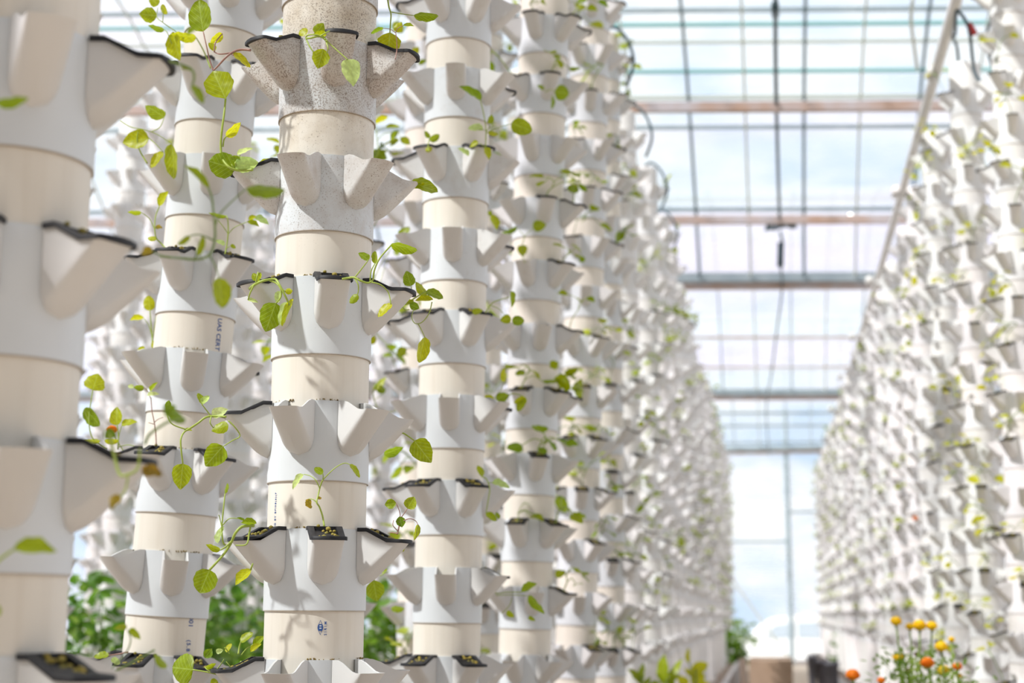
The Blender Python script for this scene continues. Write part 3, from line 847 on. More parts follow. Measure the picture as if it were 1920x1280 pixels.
# ------------------------------------------------------------------ hero seedlings (measured one by one)
#<H
hero('trailing seedling with tall round leaves reaching up and left of the speckled collar', 2.47,
  [[(470,94),(452,93),(436,98),(423,108),(410,122),(400,132)], [(400,132),(393,112),(388,90),(381,59)], [(438,98),(420,101),(410,101),(401,97)], [(434,101),(438,104)], [(402,97),(404,80),(417,63)]],
  [(381,59,367,0,46,'g'), (417,63,393,79,17,'y'), (402,97,395,78,12,'y'), (436,101,472,121,15,'y')], M_stemp, .0016)
hero('large arching seedling with broad leaves at the left pocket of the second collar', 2.50,
  [[(474,318),(455,319),(440,318),(428,312),(417,297),(414,275),(416,245),(420,215),(423,185)], [(418,275),(420,262),(424,256)], [(440,318),(434,308)], [(446,312),(441,306),(445,300),(450,291)]],
  [(423,185,398,130,58,'g'), (424,256,450,229,18,'y'), (440,316,392,302,50,'g'), (441,314,484,302,32,'p'), (445,291,472,275,9,'p'), (450,300,432,295,14,'g'), (485,310,519,302,17,'y', .15)], None, .0018)
hero('out-of-focus seedling with long drooping stems hanging in front of the leaning tower', 1.58,
  [[(300,480,.1),(340,484),(370,486),(392,478),(402,455),(403,425),(400,395),(397,370),(391,352)], [(403,425),(412,402),(430,382),(462,353)], [(392,478),(402,495),(411,522)], [(320,483),(300,478),(285,471)], [(365,486),(370,475)], [(400,450),(375,440),(356,442)]],
  [(391,354,350,308,13,'g'), (462,353,533,350,26,'g'), (411,521,414,577,33,'g'), (356,442,331,455,12,'g'), (370,479,374,441,12,'g'), (287,470,263,474,17,'x')], M_stemd, .0011)
hero('small blurred drooping seedling at the pocket nearest the camera', 1.49,
  [[(318,114),(330,118),(352,126),(362,134),(364,148),(360,160)], [(352,126),(358,128)]],
  [(360,160,377,194,13,'g'), (362,132,340,126,8,'g'), (352,66,375,42,12,'d', .02)], M_stemd)
hero('leafy seedling with hanging bright leaves beside the top of the leaning tower', 2.95,
  [[(395,128),(386,105),(378,88),(368,71)], [(345,72),(325,56),(305,42),(294,32),(296,14)], [(305,42),(306,25),(304,12)], [(322,82),(314,62),(308,56)]],
  [(294,30,262,26,31,'g'), (296,10,279,-8,20,'y'), (303,9,317,24,13,'y'), (368,70,322,64,20,'y'), (325,60,338,110,33,'y'), (308,56,279,48,12,'d')])
hero('seedling with rounded yellow-green leaves hanging behind the blurred left tower', 3.05,
  [[(276,306),(262,282),(257,258),(262,241)], [(225,226),(245,238),(270,243),(295,252),(322,270)], [(278,258),(292,270),(306,285)], [(285,246),(300,238),(308,219)], [(262,241),(272,250),(279,260)]],
  [(279,260,227,262,37,'y'), (322,270,323,333,20,'g'), (306,285,282,314,15,'y'), (308,220,276,194,24,'g')])
hero('thin upright seedling in the front left pocket of the leaning tower', 3.08,
  [[(311,466),(302,456),(293,446),(290,428),(292,405),(299,387)], [(290,430),(280,410),(265,398)], [(290,428),(296,426)]],
  [(299,387,314,358,16,'y'), (265,398,240,397,9,'g'), (294,447,277,444,10,'y'), (292,428,304,424,8,'x')])
hero('wispy seedling with narrow leaves in the front right pocket of the leaning tower', 3.08,
  [[(422,476),(426,455),(428,432),(427,412),(424,404)], [(427,440),(440,426),(463,416)], [(427,437),(418,424),(409,413)], [(424,465),(431,462)]],
  [(424,406,392,399,8,'g'), (463,416,486,422,10,'g'), (466,412,480,404,9,'y'), (478,408,504,418,13,'p'), (432,460,443,464,8,'g'), (421,460,405,449,9,'p')])
hero('upright seedling behind the left side of the leaning tower, above its third collar in view', 3.33,
  [[(287,655),(285,630),(283,605),(281,580)], [(285,630),(279,610),(270,597)], [(285,640),(290,610),(295,583)]],
  [(281,582,278,553,22,'y'), (270,596,244,598,11,'y'), (272,653,258,654,8,'y'), (286,653,294,636,9,'y'), (295,584,296,575,5,'y')])
hero('upright seedling with round cupped leaves beside the left edge tower', 3.20,
  [[(200,842),(185,832),(172,818),(167,795),(168,770),(174,731)], [(168,790),(160,775),(158,766)]],
  [(174,731,184,698,40,'y'), (158,766,192,793,26,'d'), (188,826,156,822,12,'y')])
hero('seedling with paired oval leaves behind the lowest dark rim of the left edge tower', 3.20,
  [[(221,842),(222,820),(220,797)], [(222,822),(225,808),(229,797)], [(222,838),(240,834),(258,838)]],
  [(219,797,216,762,24,'y'), (228,797,256,788,13,'y'), (196,826,222,822,12,'y')])
hero('slender upright seedling in the pebbled front left pocket of the leaning tower', 3.08,
  [[(293,833),(292,812),(289,790),(285,770),(283,745)], [(283,748),(276,732),(270,727)], [(289,792),(296,786),(306,782)], [(289,795),(278,792)]],
  [(270,727,251,726,12,'g'), (251,726,240,722,8,'p'), (282,733,293,715,8,'g'), (276,741,298,737,8,'p')], M_stemp, .0010)
hero('trailing seedling hanging down left of the focused tower with two big leaves', 2.44,
  [[(424,781),(402,780),(386,782),(371,793),(356,803),(345,810),(339,824),(340,845),(343,870)], [(396,781),(388,770),(378,757)], [(350,805),(325,796),(315,783),(314,765)], [(396,781),(394,792),(400,802)], [(428,788),(440,800),(450,817),(435,826),(418,837)]],
  [(343,869,338,917,37,'g'), (418,836,385,874,42,'g'), (398,780,426,766,20,'p'), (428,796,396,806,22,'g'), (380,757,373,736,11,'g'), (378,757,391,741,12,'p'), (314,765,317,750,12,'d'), (345,806,360,806,6,'y')], M_stem, .0014)
hero('out-of-focus dark leaf in front of the leaning tower', 1.50, [[(272,832),(280,815),(300,800),(318,790),(348,785)]], [(310,762,348,788,22,'d'), (306,768,330,762,18,'d')], M_stemd)
hero('withering blurred seedling hanging over the lowest front pocket of the left edge tower', 1.47,
  [[(205,812),(213,850),(224,888),(238,890),(258,878),(262,840)], [(240,890),(236,915),(226,932)]],
  [(266,884,302,886,24,'x'), (226,930,206,950,18,'x'), (208,824,203,800,24,'d')], M_stem)
hero('thick curving seedling with one big round leaf, left pocket of the pebbled collar', 2.45,
  [[(476,985),(466,985),(452,988),(441,1000),(433,1018),(420,1038),(406,1054),(393,1068)], [(470,985),(467,1000),(462,1020),(442,1022)], [(436,1012),(424,1024),(413,1031)], [(470,1068),(474,1056)]],
  [(393,1068,375,1111,44,'g'), (481,981,453,978,14,'g'), (413,1031,387,1020,12,'g'), (472,1068,440,1094,19,'y', .12)], M_stem, .0019)
hero('tall thin back seedling left of the pebbled collar', 2.66,
  [[(434,1012),(420,1020),(416,990),(419,955),(422,925)], [(416,990),(412,970),(410,965)], [(417,985),(430,972),(448,972)]],
  [(408,1018,416,985,11,'p'), (422,925,424,905,6,'g'), (444,971,462,976,5,'d')])
hero('upright seedling with arching stems and drooping leaves in the front centre pocket', 2.405,
  [[(608,986),(605,968),(599,950),(594,941),(597,926),(601,910),(605,900)], [(605,901),(606,893),(605,887)], [(605,900),(617,887),(631,875),(646,868),(657,871)], [(600,916),(592,900),(582,892),(570,889)], [(594,942),(587,936),(579,935)]],
  [(605,888,590,876,13,'g'), (656,870,674,895,9,'g'), (569,889,546,915,11,'p'), (579,935,581,953,12,'x'), (597,936,600,929,9,'x')], M_stem, .0011)
hero('small seedling of round leaves in the front right pocket of the pebbled collar', 2.50,
  [[(745,1001),(748,988),(749,978)], [(749,978),(750,962),(743,943)], [(752,970),(758,962),(764,953)], [(746,995),(737,985),(738,975)], [(757,976),(768,972),(779,976),(784,984)], [(745,1000),(735,998),(728,999)]],
  [(743,943,721,946,19,'g'), (764,953,777,931,24,'g'), (749,968,754,988,18,'d'), (784,983,774,1012,11,'g'), (749,1022,757,1033,14,'y', .1)], M_stemp, .0010)
hero('single large rounded leaf reaching right from the collar above the pebbled one', 2.60,
  [[(748,809),(760,814),(777,826)]], [(777,826,808,866,41,'g'), (720,852,755,836,20,'d', .35)], M_stem)
hero('seedling with thick pale arching stem and big serrated leaf, third collar, left pocket', 2.44,
  [[(468,541,.03),(474,536,.01),(484,530),(495,526),(506,524),(517,524),(524,534),(534,553),(543,572)], [(506,526),(518,531),(526,541),(527,556),(517,569)], [(521,528),(528,540),(535,546)], [(480,530),(482,518),(484,510)], [(476,534),(469,549),(465,562)]],
  [(517,568,498,621,46,'g'), (544,568,518,607,17,'p'), (550,560,524,609,12,'y'), (534,547,549,545,12,'y'), (526,546,517,567,14,'p'), (481,526,474,511,13,'g'), (482,527,489,511,11,'g'), (465,563,484,564,8,'p')], M_stem, .0018)
hero('seedling creeping right from the front centre pocket with tall upright leaves', 2.41,
  [[(642,523),(653,521),(664,520),(676,526),(690,530),(699,524),(702,506),(712,484),(733,460)], [(665,520),(678,504),(691,487)], [(694,527),(696,508),(703,494)], [(664,521),(671,532),(672,544),(670,553)], [(697,529),(714,534),(728,548),(733,570)]],
  [(733,458,783,462,20,'g'), (691,488,674,471,14,'g'), (703,494,708,471,13,'g'), (671,552,655,567,14,'g'), (735,570,708,593,14,'y')], M_stem, .0014)
hero('seedling with dark oval leaves hanging off the right pocket of the third collar', 2.70,
  [[(752,572),(764,568),(780,557),(799,546)], [(772,548),(771,536)], [(754,574),(760,580),(768,580)], [(810,566),(804,588),(791,604),(778,606),(772,594),(776,578)], [(784,607),(790,618),(797,633)]],
  [(770,536,762,507,24,'g'), (799,554,783,526,15,'y'), (799,546,831,558,17,'g'), (768,570,786,578,16,'d'), (758,570,776,563,10,'g'), (812,562,778,560,12,'y'), (797,632,783,678,22,'y')])
hero('seedling arching out of the speckled centre pocket, its pale leaf turned over', 2.39,
  [[(613,78),(606,70),(596,68),(584,71),(574,72)], [(573,71),(577,66),(590,65),(602,69),(618,82),(635,97),(652,112)], [(574,73),(580,86),(588,98)], [(612,80),(615,90),(612,100)], [(600,68),(610,62),(618,58)]],
  [(652,111,661,159,36,'p'), (606,92,596,127,35,'g'), (592,64,607,43,23,'g'), (573,66,564,54,20,'y'), (612,66,588,62,12,'y')], M_stem, .0016)
hero('thin seedling with two tiny leaves standing in the speckled right pocket', 2.50,
  [[(741,111),(744,95),(744,78),(742,62)], [(742,62),(732,55),(719,53)], [(742,61),(746,53),(756,48)]],
  [(719,53,695,62,8,'d'), (756,48,776,47,7,'g')], M_stemp, .0008)
hero('long seedling hanging from above, big round leaf over the speckled right pocket', 2.56,
  [[(726,-8),(729,12),(733,26),(732,45),(731,62)], [(732,22),(752,26),(776,29)]],
  [(731,61,728,101,47,'y'), (776,29,821,24,18,'g'), (742,60,752,40,18,'y', .2)])
hero('dark glossy leaf pair poking out behind the right pocket of the second collar', 2.66,
  [[(770,352),(778,347),(790,343)]], [(770,342,821,357,24,'g'), (796,343,760,346,10,'y')])
hero('bushy seedling with many small leaves on the tower right of the focused one', 3.62,
  [[(909,286),(911,262),(911,240),(907,214),(901,188)], [(912,250),(932,240),(959,232)], [(910,244),(898,243)], [(912,248),(918,236)], [(908,276),(900,268)]],
  [(902,188,864,160,16,'d'), (959,231,998,246,32,'g'), (906,242,878,238,14,'p'), (918,232,920,214,12,'g'), (915,247,934,250,10,'y'), (897,266,880,275,10,'y'), (910,276,917,298,12,'y')])
hero('two-leaf seedling on the left front pocket of the tower right of the focused one', 3.64,
  [[(804,284),(803,272),(806,258)]], [(806,264,823,252,14,'g'), (806,258,796,246,10,'g'), (798,283,810,276,10,'y'), (879,292,860,277,10,'p')])
hero('seedling leaning right over the middle collar of the tower right of the focused one', 3.60,
  [[(910,586),(918,574),(928,565),(955,557)], [(918,572),(934,578),(946,590)], [(898,588),(902,584)]],
  [(957,546,966,575,12,'g'), (960,600,983,602,19,'g'), (958,596,938,601,18,'g'), (886,587,905,580,13,'g')])
hero('cluster of round leaves behind the tower right of the focused one', 3.88,
  [[(942,762),(926,765),(928,752),(930,748)], [(922,752),(940,730),(945,715)]], [(930,748,955,740,19,'g'), (926,748,905,744,11,'y'), (946,716,942,690,12,'y')])
hero('drooping heart-shaped leaf pair in front of the fourth left-row tower', 3.89,
  [[(946,754),(952,744),(960,738),(974,740),(986,746)]], [(986,746,970,771,15,'g'), (987,747,963,754,11,'y')])
hero('seedling with pale leaf trailing below the pebbled pocket, right of centre', 3.62,
  [[(903,893),(912,898),(918,915),(915,940),(911,962)], [(916,905),(924,904)], [(903,890),(906,882)]],
  [(905,892,895,873,12,'g'), (923,905,957,911,13,'p'), (911,962,932,975,13,'g'), (936,972,930,960,8,'g')])
hero('long thin-stemmed seedling with two dark leaves pointing right', 3.88,
  [[(936,1080),(928,1100),(930,1112),(950,1110),(978,1110)], [(930,1116),(960,1115),(992,1117)], [(940,1150),(955,1135),(960,1120)]],
  [(978,1110,1005,1091,15,'g'), (991,1116,1023,1148,15,'g'), (950,1146,965,1156,11,'g'), (990,1158,1004,1162,8,'g')])
hero('round-leaved seedling beside the fourth left-row tower, near its top', 4.75,
  [[(1022,172),(1032,168),(1040,170)], [(1040,172),(1036,178),(1035,182)]],
  [(1040,172,1069,176,31,'g'), (1036,180,1032,203,9,'d'), (1020,168,1008,160,8,'g')])
hero('three-leaf seedling in front of the fourth left-row tower', 4.78,
  [[(984,492),(980,478),(980,456),(983,444),(972,430)], [(983,444),(990,436),(1000,428)]],
  [(999,425,1024,421,22,'g'), (970,426,940,437,10,'d'), (979,459,980,480,20,'g')])
hero('single yellow-green leaf between the fourth tower and its left neighbour', 3.95,
  [[(914,396),(917,400),(920,403)]], [(920,402,932,430,14,'y'), (916,404,922,395,8,'g')])
hero('lone oval leaf hanging in front of the fifth left-row tower', 5.7,
  [[(1040,918),(1042,926),(1045,933)]], [(1044,932,1062,960,22,'g')])
hero('round bright leaf against the lower right side of the focused tower', 3.3,
  [[(704,1078),(702,1084),(700,1090)], [(712,1080),(722,1074),(728,1072)]], [(700,1087,707,1127,35,'g'), (716,1074,726,1066,8,'g'), (733,1140,758,1139,15,'g',.6)])
hero('seedling with very large round leaf at the bottom, over the lowest collars', 2.55,
  [[(452,1240,.06),(440,1262),(447,1276),(430,1272),(400,1262),(361,1255)], [(400,1262),(412,1248),(420,1236)], [(447,1276),(432,1250),(424,1240)], [(410,1264),(390,1256),(384,1250)]],
  [(361,1255,316,1250,56,'g'), (446,1258,463,1248,14,'x'), (386,1252,404,1242,9,'g'), (408,1276,396,1284,18,'g'), (384,1233,397,1216,17,'d')], M_stem, .0012)
hero('small upright seedling between the two lowest collars at the bottom', 2.62,
  [[(447,1226),(449,1212),(452,1202)], [(452,1228),(462,1216),(472,1210),(480,1200)], [(430,1225),(424,1216),(420,1214)]],
  [(451,1203,474,1186,14,'g'), (476,1212,493,1190,14,'g'), (470,1222,488,1204,11,'y'), (424,1222,434,1206,9,'y'), (405,1222,418,1218,10,'p')])
hero('flat round leaf lying over the lowest rim at the lower left', 3.06,
  [[(240,1222),(220,1226),(204,1228)]], [(204,1228,176,1229,13,'g'), (208,1236,226,1242,12,'p')], M_stemp)
hero('out-of-focus seedling across the lowest pipe of the leaning tower', 1.72,
  [[(60,1232,-.2),(130,1262),(200,1262),(250,1240),(290,1218)], [(200,1262),(235,1225),(245,1200),(240,1182)]],
  [(312,1252,292,1222,14,'g'), (240,1182,266,1194,15,'g'), (238,1178,214,1174,12,'g')], M_stemd)
hero('large out-of-focus leaf low on the left edge tower', 1.33,
  [[(-24,1072),(0,1048),(26,1030)]], [(25,1031,105,1022,32,'g'), (-12,1146,4,1138,24,'g')])
hero('blurred leaf at the left edge of the picture near the top', 1.30, [[(-40,205),(-10,192)]], [(-8,194,51,178,22,'g')])
bgp = [((750,15),(775,4),14,3.35),((737,42),(755,60),20,3.35),((776,106),(782,86),15,3.5),((785,122),(799,111),10,3.5),((703,230),(727,218),12,3.3),((723,238),(749,236),8,3.3),((748,246),(730,262),12,3.3),((750,259),(769,270),15,3.35),((699,284),(725,298),22,3.4),((748,262),(730,272),10,3.4),((748,445),(767,425),15,3.3),((694,645),(700,628),18,3.4),((745,665),(762,652),19,3.5),((722,735),(703,718),14,3.4),((700,730),(722,705),12,3.4),((740,770),(765,762),14,3.6)]
hero('tangle of thin stems and small leaves behind the right side of the focused tower', 4.3,
  [[pocket_px(L2B,310,70,4.3),(708,290),(708,270),(706,250),(704,230)], [(706,250),(716,240),(724,238)], [(708,262),(722,250),(748,248)], [(748,246),(750,258)], [(706,285),(700,284)]],
  [(a[0],a[1],b[0],b[1],w,'g' if i%3 else 'y',F-3.35) for i,(a,b,w,F) in enumerate(bgp[4:10])])
hero('sprig of yellow-green leaves high behind the focused tower', 4.3,
  [[pocket_px(L2B,110,70,4.3),(718,80),(735,62),(752,20)], [(735,62),(742,44)]], [(a[0],a[1],b[0],b[1],w,'y' if i%3 else 'g',F-3.35) for i,(a,b,w,F) in enumerate(bgp[:4])])
hero('leafy sprig behind the focused tower beside its middle pipe', 4.3,
  [[pocket_px(L2B,520,70,4.3),(712,500),(730,470),(748,446)], [(730,470),(705,560),(700,620),(694,645)], [(700,620),(730,650),(745,665)]], [(a[0],a[1],b[0],b[1],w,'y' if i%2 else 'g',F-3.4) for i,(a,b,w,F) in enumerate(bgp[10:13])])
hero('leafy sprig behind the focused tower below its middle pipe', 4.3,
  [[pocket_px(L2B,790,70,4.3),(705,775),(702,750),(700,730),(712,712)], [(702,750),(722,735)], [(703,760),(725,772),(742,770)]], [(a[0],a[1],b[0],b[1],w,'y' if i%2 else 'g',F-3.4) for i,(a,b,w,F) in enumerate(bgp[13:])])
#H>

#<E
# ------------------------------------------------------------------ printed lettering on the pipes
def lettering(T, text, px, py0, F, size, rot, name='printed_lettering', mat=None, spacing=1.0):
    """text running up (rot=1) or down (rot=-1) the pipe, wrapped on its surface; (px,py0) is the pixel where it starts"""
    cu = bpy.data.curves.new('t', 'FONT'); cu.body = text; cu.size = size; cu.space_character = spacing; cu.offset = size*.018; cu.resolution_u = 3
    ob = bpy.data.objects.new('t', cu); C.objects.link(ob)
    dg = bpy.context.evaluated_depsgraph_get(); me = bpy.data.meshes.new_from_object(ob.evaluated_get(dg))
    bpy.data.objects.remove(ob); bpy.data.curves.remove(cu)
    p = T.M.inverted() @ unp(px, py0, F)
    a0 = math.atan2(p.y, p.x); z0 = p.z
    for v in me.vertices:
        x, y = v.co.x, v.co.y
        # letters turned: reading direction is +-z; letter up-direction goes to the left (up-reading) or right
        da = (-y if rot > 0 else y)/RP
        zz = z0 + (x if rot > 0 else -x)
        a = a0 + da
        v.co = ((RP+.0004)*math.cos(a), (RP+.0004)*math.sin(a), zz)
    me.materials.clear(); me.materials.append(mat or M_ink)
    return link(name, me, T.pipe)
ww = lambda T: T
lettering(TM, 'PG BY BPI58(6)(F', 523, 990, 2.53, .0060, 1, spacing=1.30)
lettering(TM, 'SIRIM', 614, 1191, 2.50, .0060, 1, spacing=1.62)
lettering(TB, 'UAS CERT', 421, 594, 3.15, .0150, -1)
lettering(TB, '6801', 367, 1148, 3.15, .0150, -1)
lettering(TB, '(5.8', 362, 1200, 3.15, .0125, -1, spacing=1.2)
# diamond emblem
p = TM.M.inverted() @ unp(601, 1176, 2.50); a0 = math.atan2(p.y, p.x); zc = p.z
def onpipe(dx, dz, lift=.0004):
    a = a0 + dx/RP; return ((RP+lift)*math.cos(a), (RP+lift)*math.sin(a), zc+dz)
mb = MB(); H = .0116; Wd = .0044
outl = [(0, H), (Wd*.45, H*.62), (Wd*.9, H*.25), (Wd, 0), (Wd*.9, -H*.25), (Wd*.45, -H*.62), (0, -H), (-Wd*.45, -H*.62), (-Wd*.9, -H*.25), (-Wd, 0), (-Wd*.9, H*.25), (-Wd*.45, H*.62)]
n_ = len(outl)
b = len(mb.v)
for x, z in outl: mb.v.append(Vector(onpipe(x, z)))
for x, z in outl: mb.v.append(Vector(onpipe(x*.80, z*.90)))
for i in range(n_): mb.f.append((b+i, b+(i+1)%n_, b+n_+(i+1)%n_, b+n_+i)); mb.mi.append(0)
core = [(x, z) for x, z in outl if abs(z) <= H*.63]
core = [(Wd*.55, H*.45), (Wd*.9, H*.22), (Wd, 0), (Wd*.9, -H*.22), (Wd*.55, -H*.45), (-Wd*.55, -H*.45), (-Wd*.9, -H*.22), (-Wd, 0), (-Wd*.9, H*.22), (-Wd*.55, H*.45)]
b = len(mb.v)
for x, z in core: mb.v.append(Vector(onpipe(x, z, .0005)))
mb.f.append(tuple(b+i for i in range(len(core)))); mb.mi.append(0)
for zz in (.0026, -.0010):
    b = len(mb.v)
    for x, z in ((-.0016, zz-.0010), (.0016, zz-.0010), (.0016, zz+.0008), (-.0016, zz+.0008)): mb.v.append(Vector(onpipe(x, z, .0008)))
    mb.f.append((b, b+1, b+2, b+3)); mb.mi.append(1)
link('printed_emblem', mb.mesh('emblem', [M_ink, M_ink2], False), TM.pipe, label='blue diamond emblem printed on the pipe')
# algae and root crust where pipe meets the collar
def crust(T, ti, a_from, a_to, seed):
    r = random.Random(seed); mb = MB(); z = T.tiers[ti][0]
    n = int(abs(a_to-a_from)/1.6)
    for i in range(n):
        a = T.az0 + math.radians(a_from+(a_to-a_from)*r.random())
        mb.blob(((RP+.0008)*math.cos(a), (RP+.0008)*math.sin(a), z+r.uniform(-.001, .0025)), r.uniform(.0006, .0018), 5, jit=.4, rnd=r)
    link('algae_crust', mb.mesh('algae_crust', [M_crust]), T.pipe, kind='stuff')
def tier_at(T, py, F):
    z = unp(590, py, F).z; return min(range(len(T.tiers)), key=lambda i: abs(T.tiers[i][0]-z))
for py, a, b_, s in ((1228, -8, 30, 1), (1228, 55, 80, 2), (990, -30, -4, 3), (757, -62, -30, 4), (757, -4, 22, 5), (525, -24, 2, 6), (525, 30, 55, 7)):
    crust(TM, tier_at(TM, py, 2.5), a, b_, s)
for py, a, b_, s in ((1030, -20, 40, 8), (660, -30, 20, 9), (845, -10, 12, 10)): crust(TB, min(range(len(TB.tiers)), key=lambda i: abs(TB.tiers[i][0]-unp(320, py, 3.15).z)), a, b_, s)

# ------------------------------------------------------------------ raised beds the towers stand in
def bed(xa, xb, ya, yb, lab, h=.34, sk=0):
    r_ = bpy.data.objects.new('raised_bed', None); C.objects.link(r_); r_.location = ((xa+xb)/2, ya, 0); tag(r_, lab, 'raised bed')
    mb = MB(); t = .06; o = Vector(((xa+xb)/2, ya, 0))
    for a, b in (((xa, ya, 0), (xa+t, yb, h)), ((xb-t, ya, 0), (xb, yb, h)), ((xa+t, ya, 0), (xb-t, ya+t, h)), ((xa+t, yb-t, 0), (xb-t, yb, h))):
        mb.box(Vector(a)-o, Vector(b)-o)
    link('kerb', mb.mesh('kerb', [M_conc], False), r_)
    mb = MB(); mb.box(Vector((xa+t, ya+t, 0))-o, Vector((xb-t, yb-t, h-.04))-o); link('soil', mb.mesh('soil', [M_soil], False), r_)
bed(-1.50, -.47, 1.0, 32.0, 'long grey kerbed bed under the two tower rows left of the aisle')
bed(.78, 1.85, 6.2, 32.0, 'long grey kerbed bed under the tower rows right of the aisle')
bed(-3.85, -2.72, 4.5, 15, 'grey kerbed bed under the nearer background rows at far left')
bed(-6.25, -5.05, 7.5, 20, 'grey kerbed bed under the distant background rows at far left')

# ------------------------------------------------------------------ water supply
mb = MB(); mb.tube([(.92, 4.2, 3.90), (.94, 7.5, 3.90), (.99, 13, 3.89), (1.03, 20, 3.87), (1.05, 31.4, 3.86)], .029, 12)
for y in (5.4, 8.1, 10.5, 13.4, 16.2, 19, 22): mb.tube([(.93, y, 3.895), (.93, y+.09, 3.895)], .035, 12)
link('water_pipe', mb.mesh('water_pipe', [M_whitepipe]), label='white water supply pipe running along the tops of the right-hand towers', cat='pipe')
M_red = simple('red_fitting', (.55, .05, .05), .4); 
def hose(pts, r, lab, red=None):
    mb = MB(); mb.tube(smooth_line(pts, 5), r, 8)
    o = link('drip_hose', mb.mesh('drip_hose', [M_dark]), label=lab, cat='hose', group='black drip hoses')
    if red:
        m2 = MB(); m2.tube(red, r*2.0, 8); link('valve', m2.mesh('valve', [M_red]), o, label='red valve')
a = Vector((.94, 7.2, 3.88))
hose([a, (1.0, 7.25, 3.80), (1.03, 7.35, 3.62), (1.05, 7.2, 3.50), (1.07, 7.02, 3.42)], .008, 'dark drip hose looping beside the right edge tower with a red valve', [(1.0, 7.25, 3.82), (1.03, 7.27, 3.77)])
hose([a, (.97, 7.5, 3.86), (.99, 7.8, 3.97), (1.04, 8.0, 3.98), (1.06, 8.12, 3.92)], .008, 'dark drip hose bending into the top of the second right tower')
hose([unp(1876, 18, 6.9), unp(1856, 45, 7.2), unp(1848, 80, 7.5), unp(1856, 110, 7.6), unp(1862, 130, 7.7)], .007, 'thin dark hose hanging behind the two rightmost towers')
hose([unp(1850, 180, 8.4), unp(1846, 195, 8.4), unp(1840, 212, 8.4)], .006, 'short dark hose end between the rightmost towers')
for i, T in enumerate([t for t in TOWERS if t.row == 'L1' and 5 <= t.idx <= 8]):
    y = T.y
    hose([(T.x, y, 3.93), (T.x+.06, y-.02, 3.96), (T.x+.13, y-.05, 3.88), (T.x+.16, y-.05, 3.76), (T.x+.12, y, 3.66)], .008, 'dark drip hose arching over the %s tower of the left aisle row' % ORD[T.idx])
mb = MB(); mb.tube([(-1.0, 1.2, 4.02), (-.98, 9, 4.0), (-.97, 20, 3.99), (-.97, 31, 3.98)], .018, 10)
link('water_pipe', mb.mesh('water_pipe', [M_whitepipe]), label='white water supply pipe running above the left tower rows', cat='pipe')
# cable along the aisle under the roof
dn = Vector((0, 0, .07))
pts = [unp(1455, -30, 8.7), unp(1454, 90, 9.9), unp(1457, 250, 11.5), unp(1462, 420, 14.4)]
mb = MB(); mb.tube(smooth_line(pts, 4), .014, 8)
mb.tube([unp(1453, 8, 9.0), unp(1454, 30, 9.3)], .024, 8)
mb.tube(smooth_line([q_-dn for q_ in (unp(1462, 420, 14.4), unp(1467, 445, 14.5), unp(1463, 480, 15.5), unp(1466, 530, 17.1), unp(1455, 620, 20.4), unp(1446, 694, 23.3), unp(1437, 746, 26.3), unp(1438, 800, 30.5), unp(1443, 848, 35))], 4), .012, 8)
mb.tube([unp(1464, 455, 14.4), unp(1463, 500, 14.4)], .03, 8)
link('overhead_cable', mb.mesh('overhead_cable', [M_dark]), label='dark cable running overhead along the middle of the aisle below the roof beams', cat='cable')
mb = MB(); rr = random.Random(3)
for i in range(9):
    c = unp(1440+6*i+rr.uniform(-2, 2), 424+rr.uniform(-5, 5), 14.32); mb.blob(c, rr.uniform(.018, .034), 6, jit=.5, rnd=rr)
mb.tube([unp(1434, 431, 14.3), unp(1462, 426, 14.3), unp(1488, 420, 14.3)], .012, 6)
link('cable_bundle', mb.mesh('cable_bundle', [M_dark]), label='black knotted bundle tied to the middle rusty roof beam', cat='cable')
mb = MB(); mb.blob(unp(1595, 405, 14.2), .028, 10); mb.tube([unp(1595, 405, 14.2), unp(1595, 420, 14.35)], .006, 6)  # blurred highlight made as a small glowing ball
ml, n_l, l_l, b_l = newmat('highlight_glow'); b_l.inputs['Emission Color'].default_value = (1, .97, .88, 1); b_l.inputs['Emission Strength'].default_value = 3
link('glowing_highlight', mb.mesh('glowing_highlight', [ml]), label='small glowing highlight on the second rusty roof beam', cat='lamp')
mb = MB(); mb.tube(smooth_line([unp(1712, -5, 9.3), unp(1708, 35, 9.4), unp(1713, 80, 9.8), unp(1720, 130, 10.2)], 4), .012, 6)
link('hanging_rope', mb.mesh('hanging_rope', [M_faint]), label='pale rope beside the roof rib at upper right', cat='rope')

# ------------------------------------------------------------------ far end of the aisle
mb = MB()
def quad(pl, F0, F1, h):  pass
A = unp(1404, 1237, 20); B = unp(1486, 1237, 20)
mb.box((A.x, A.y, 0), (B.x, A.y+1.6, A.z)); 
M_wood = simple('brown_board', (.46, .34, .24), .8, col2=(.38, .27, .18), scale=4)
link('compost_box', mb.mesh('compost_box', [M_wood], False), label='tan board-sided box standing at the far end of the aisle', cat='box')
A = unp(1393, 1234, 19.6)
mb = MB(); mb.box((A.x-.045, A.y, 0), (A.x+.045, A.y+.09, A.z)); link('wooden_stake', mb.mesh('stake', [simple('pale_wood', (.66, .52, .42), .8)], False), label='pale wooden stake left of the tan box', cat='stake')
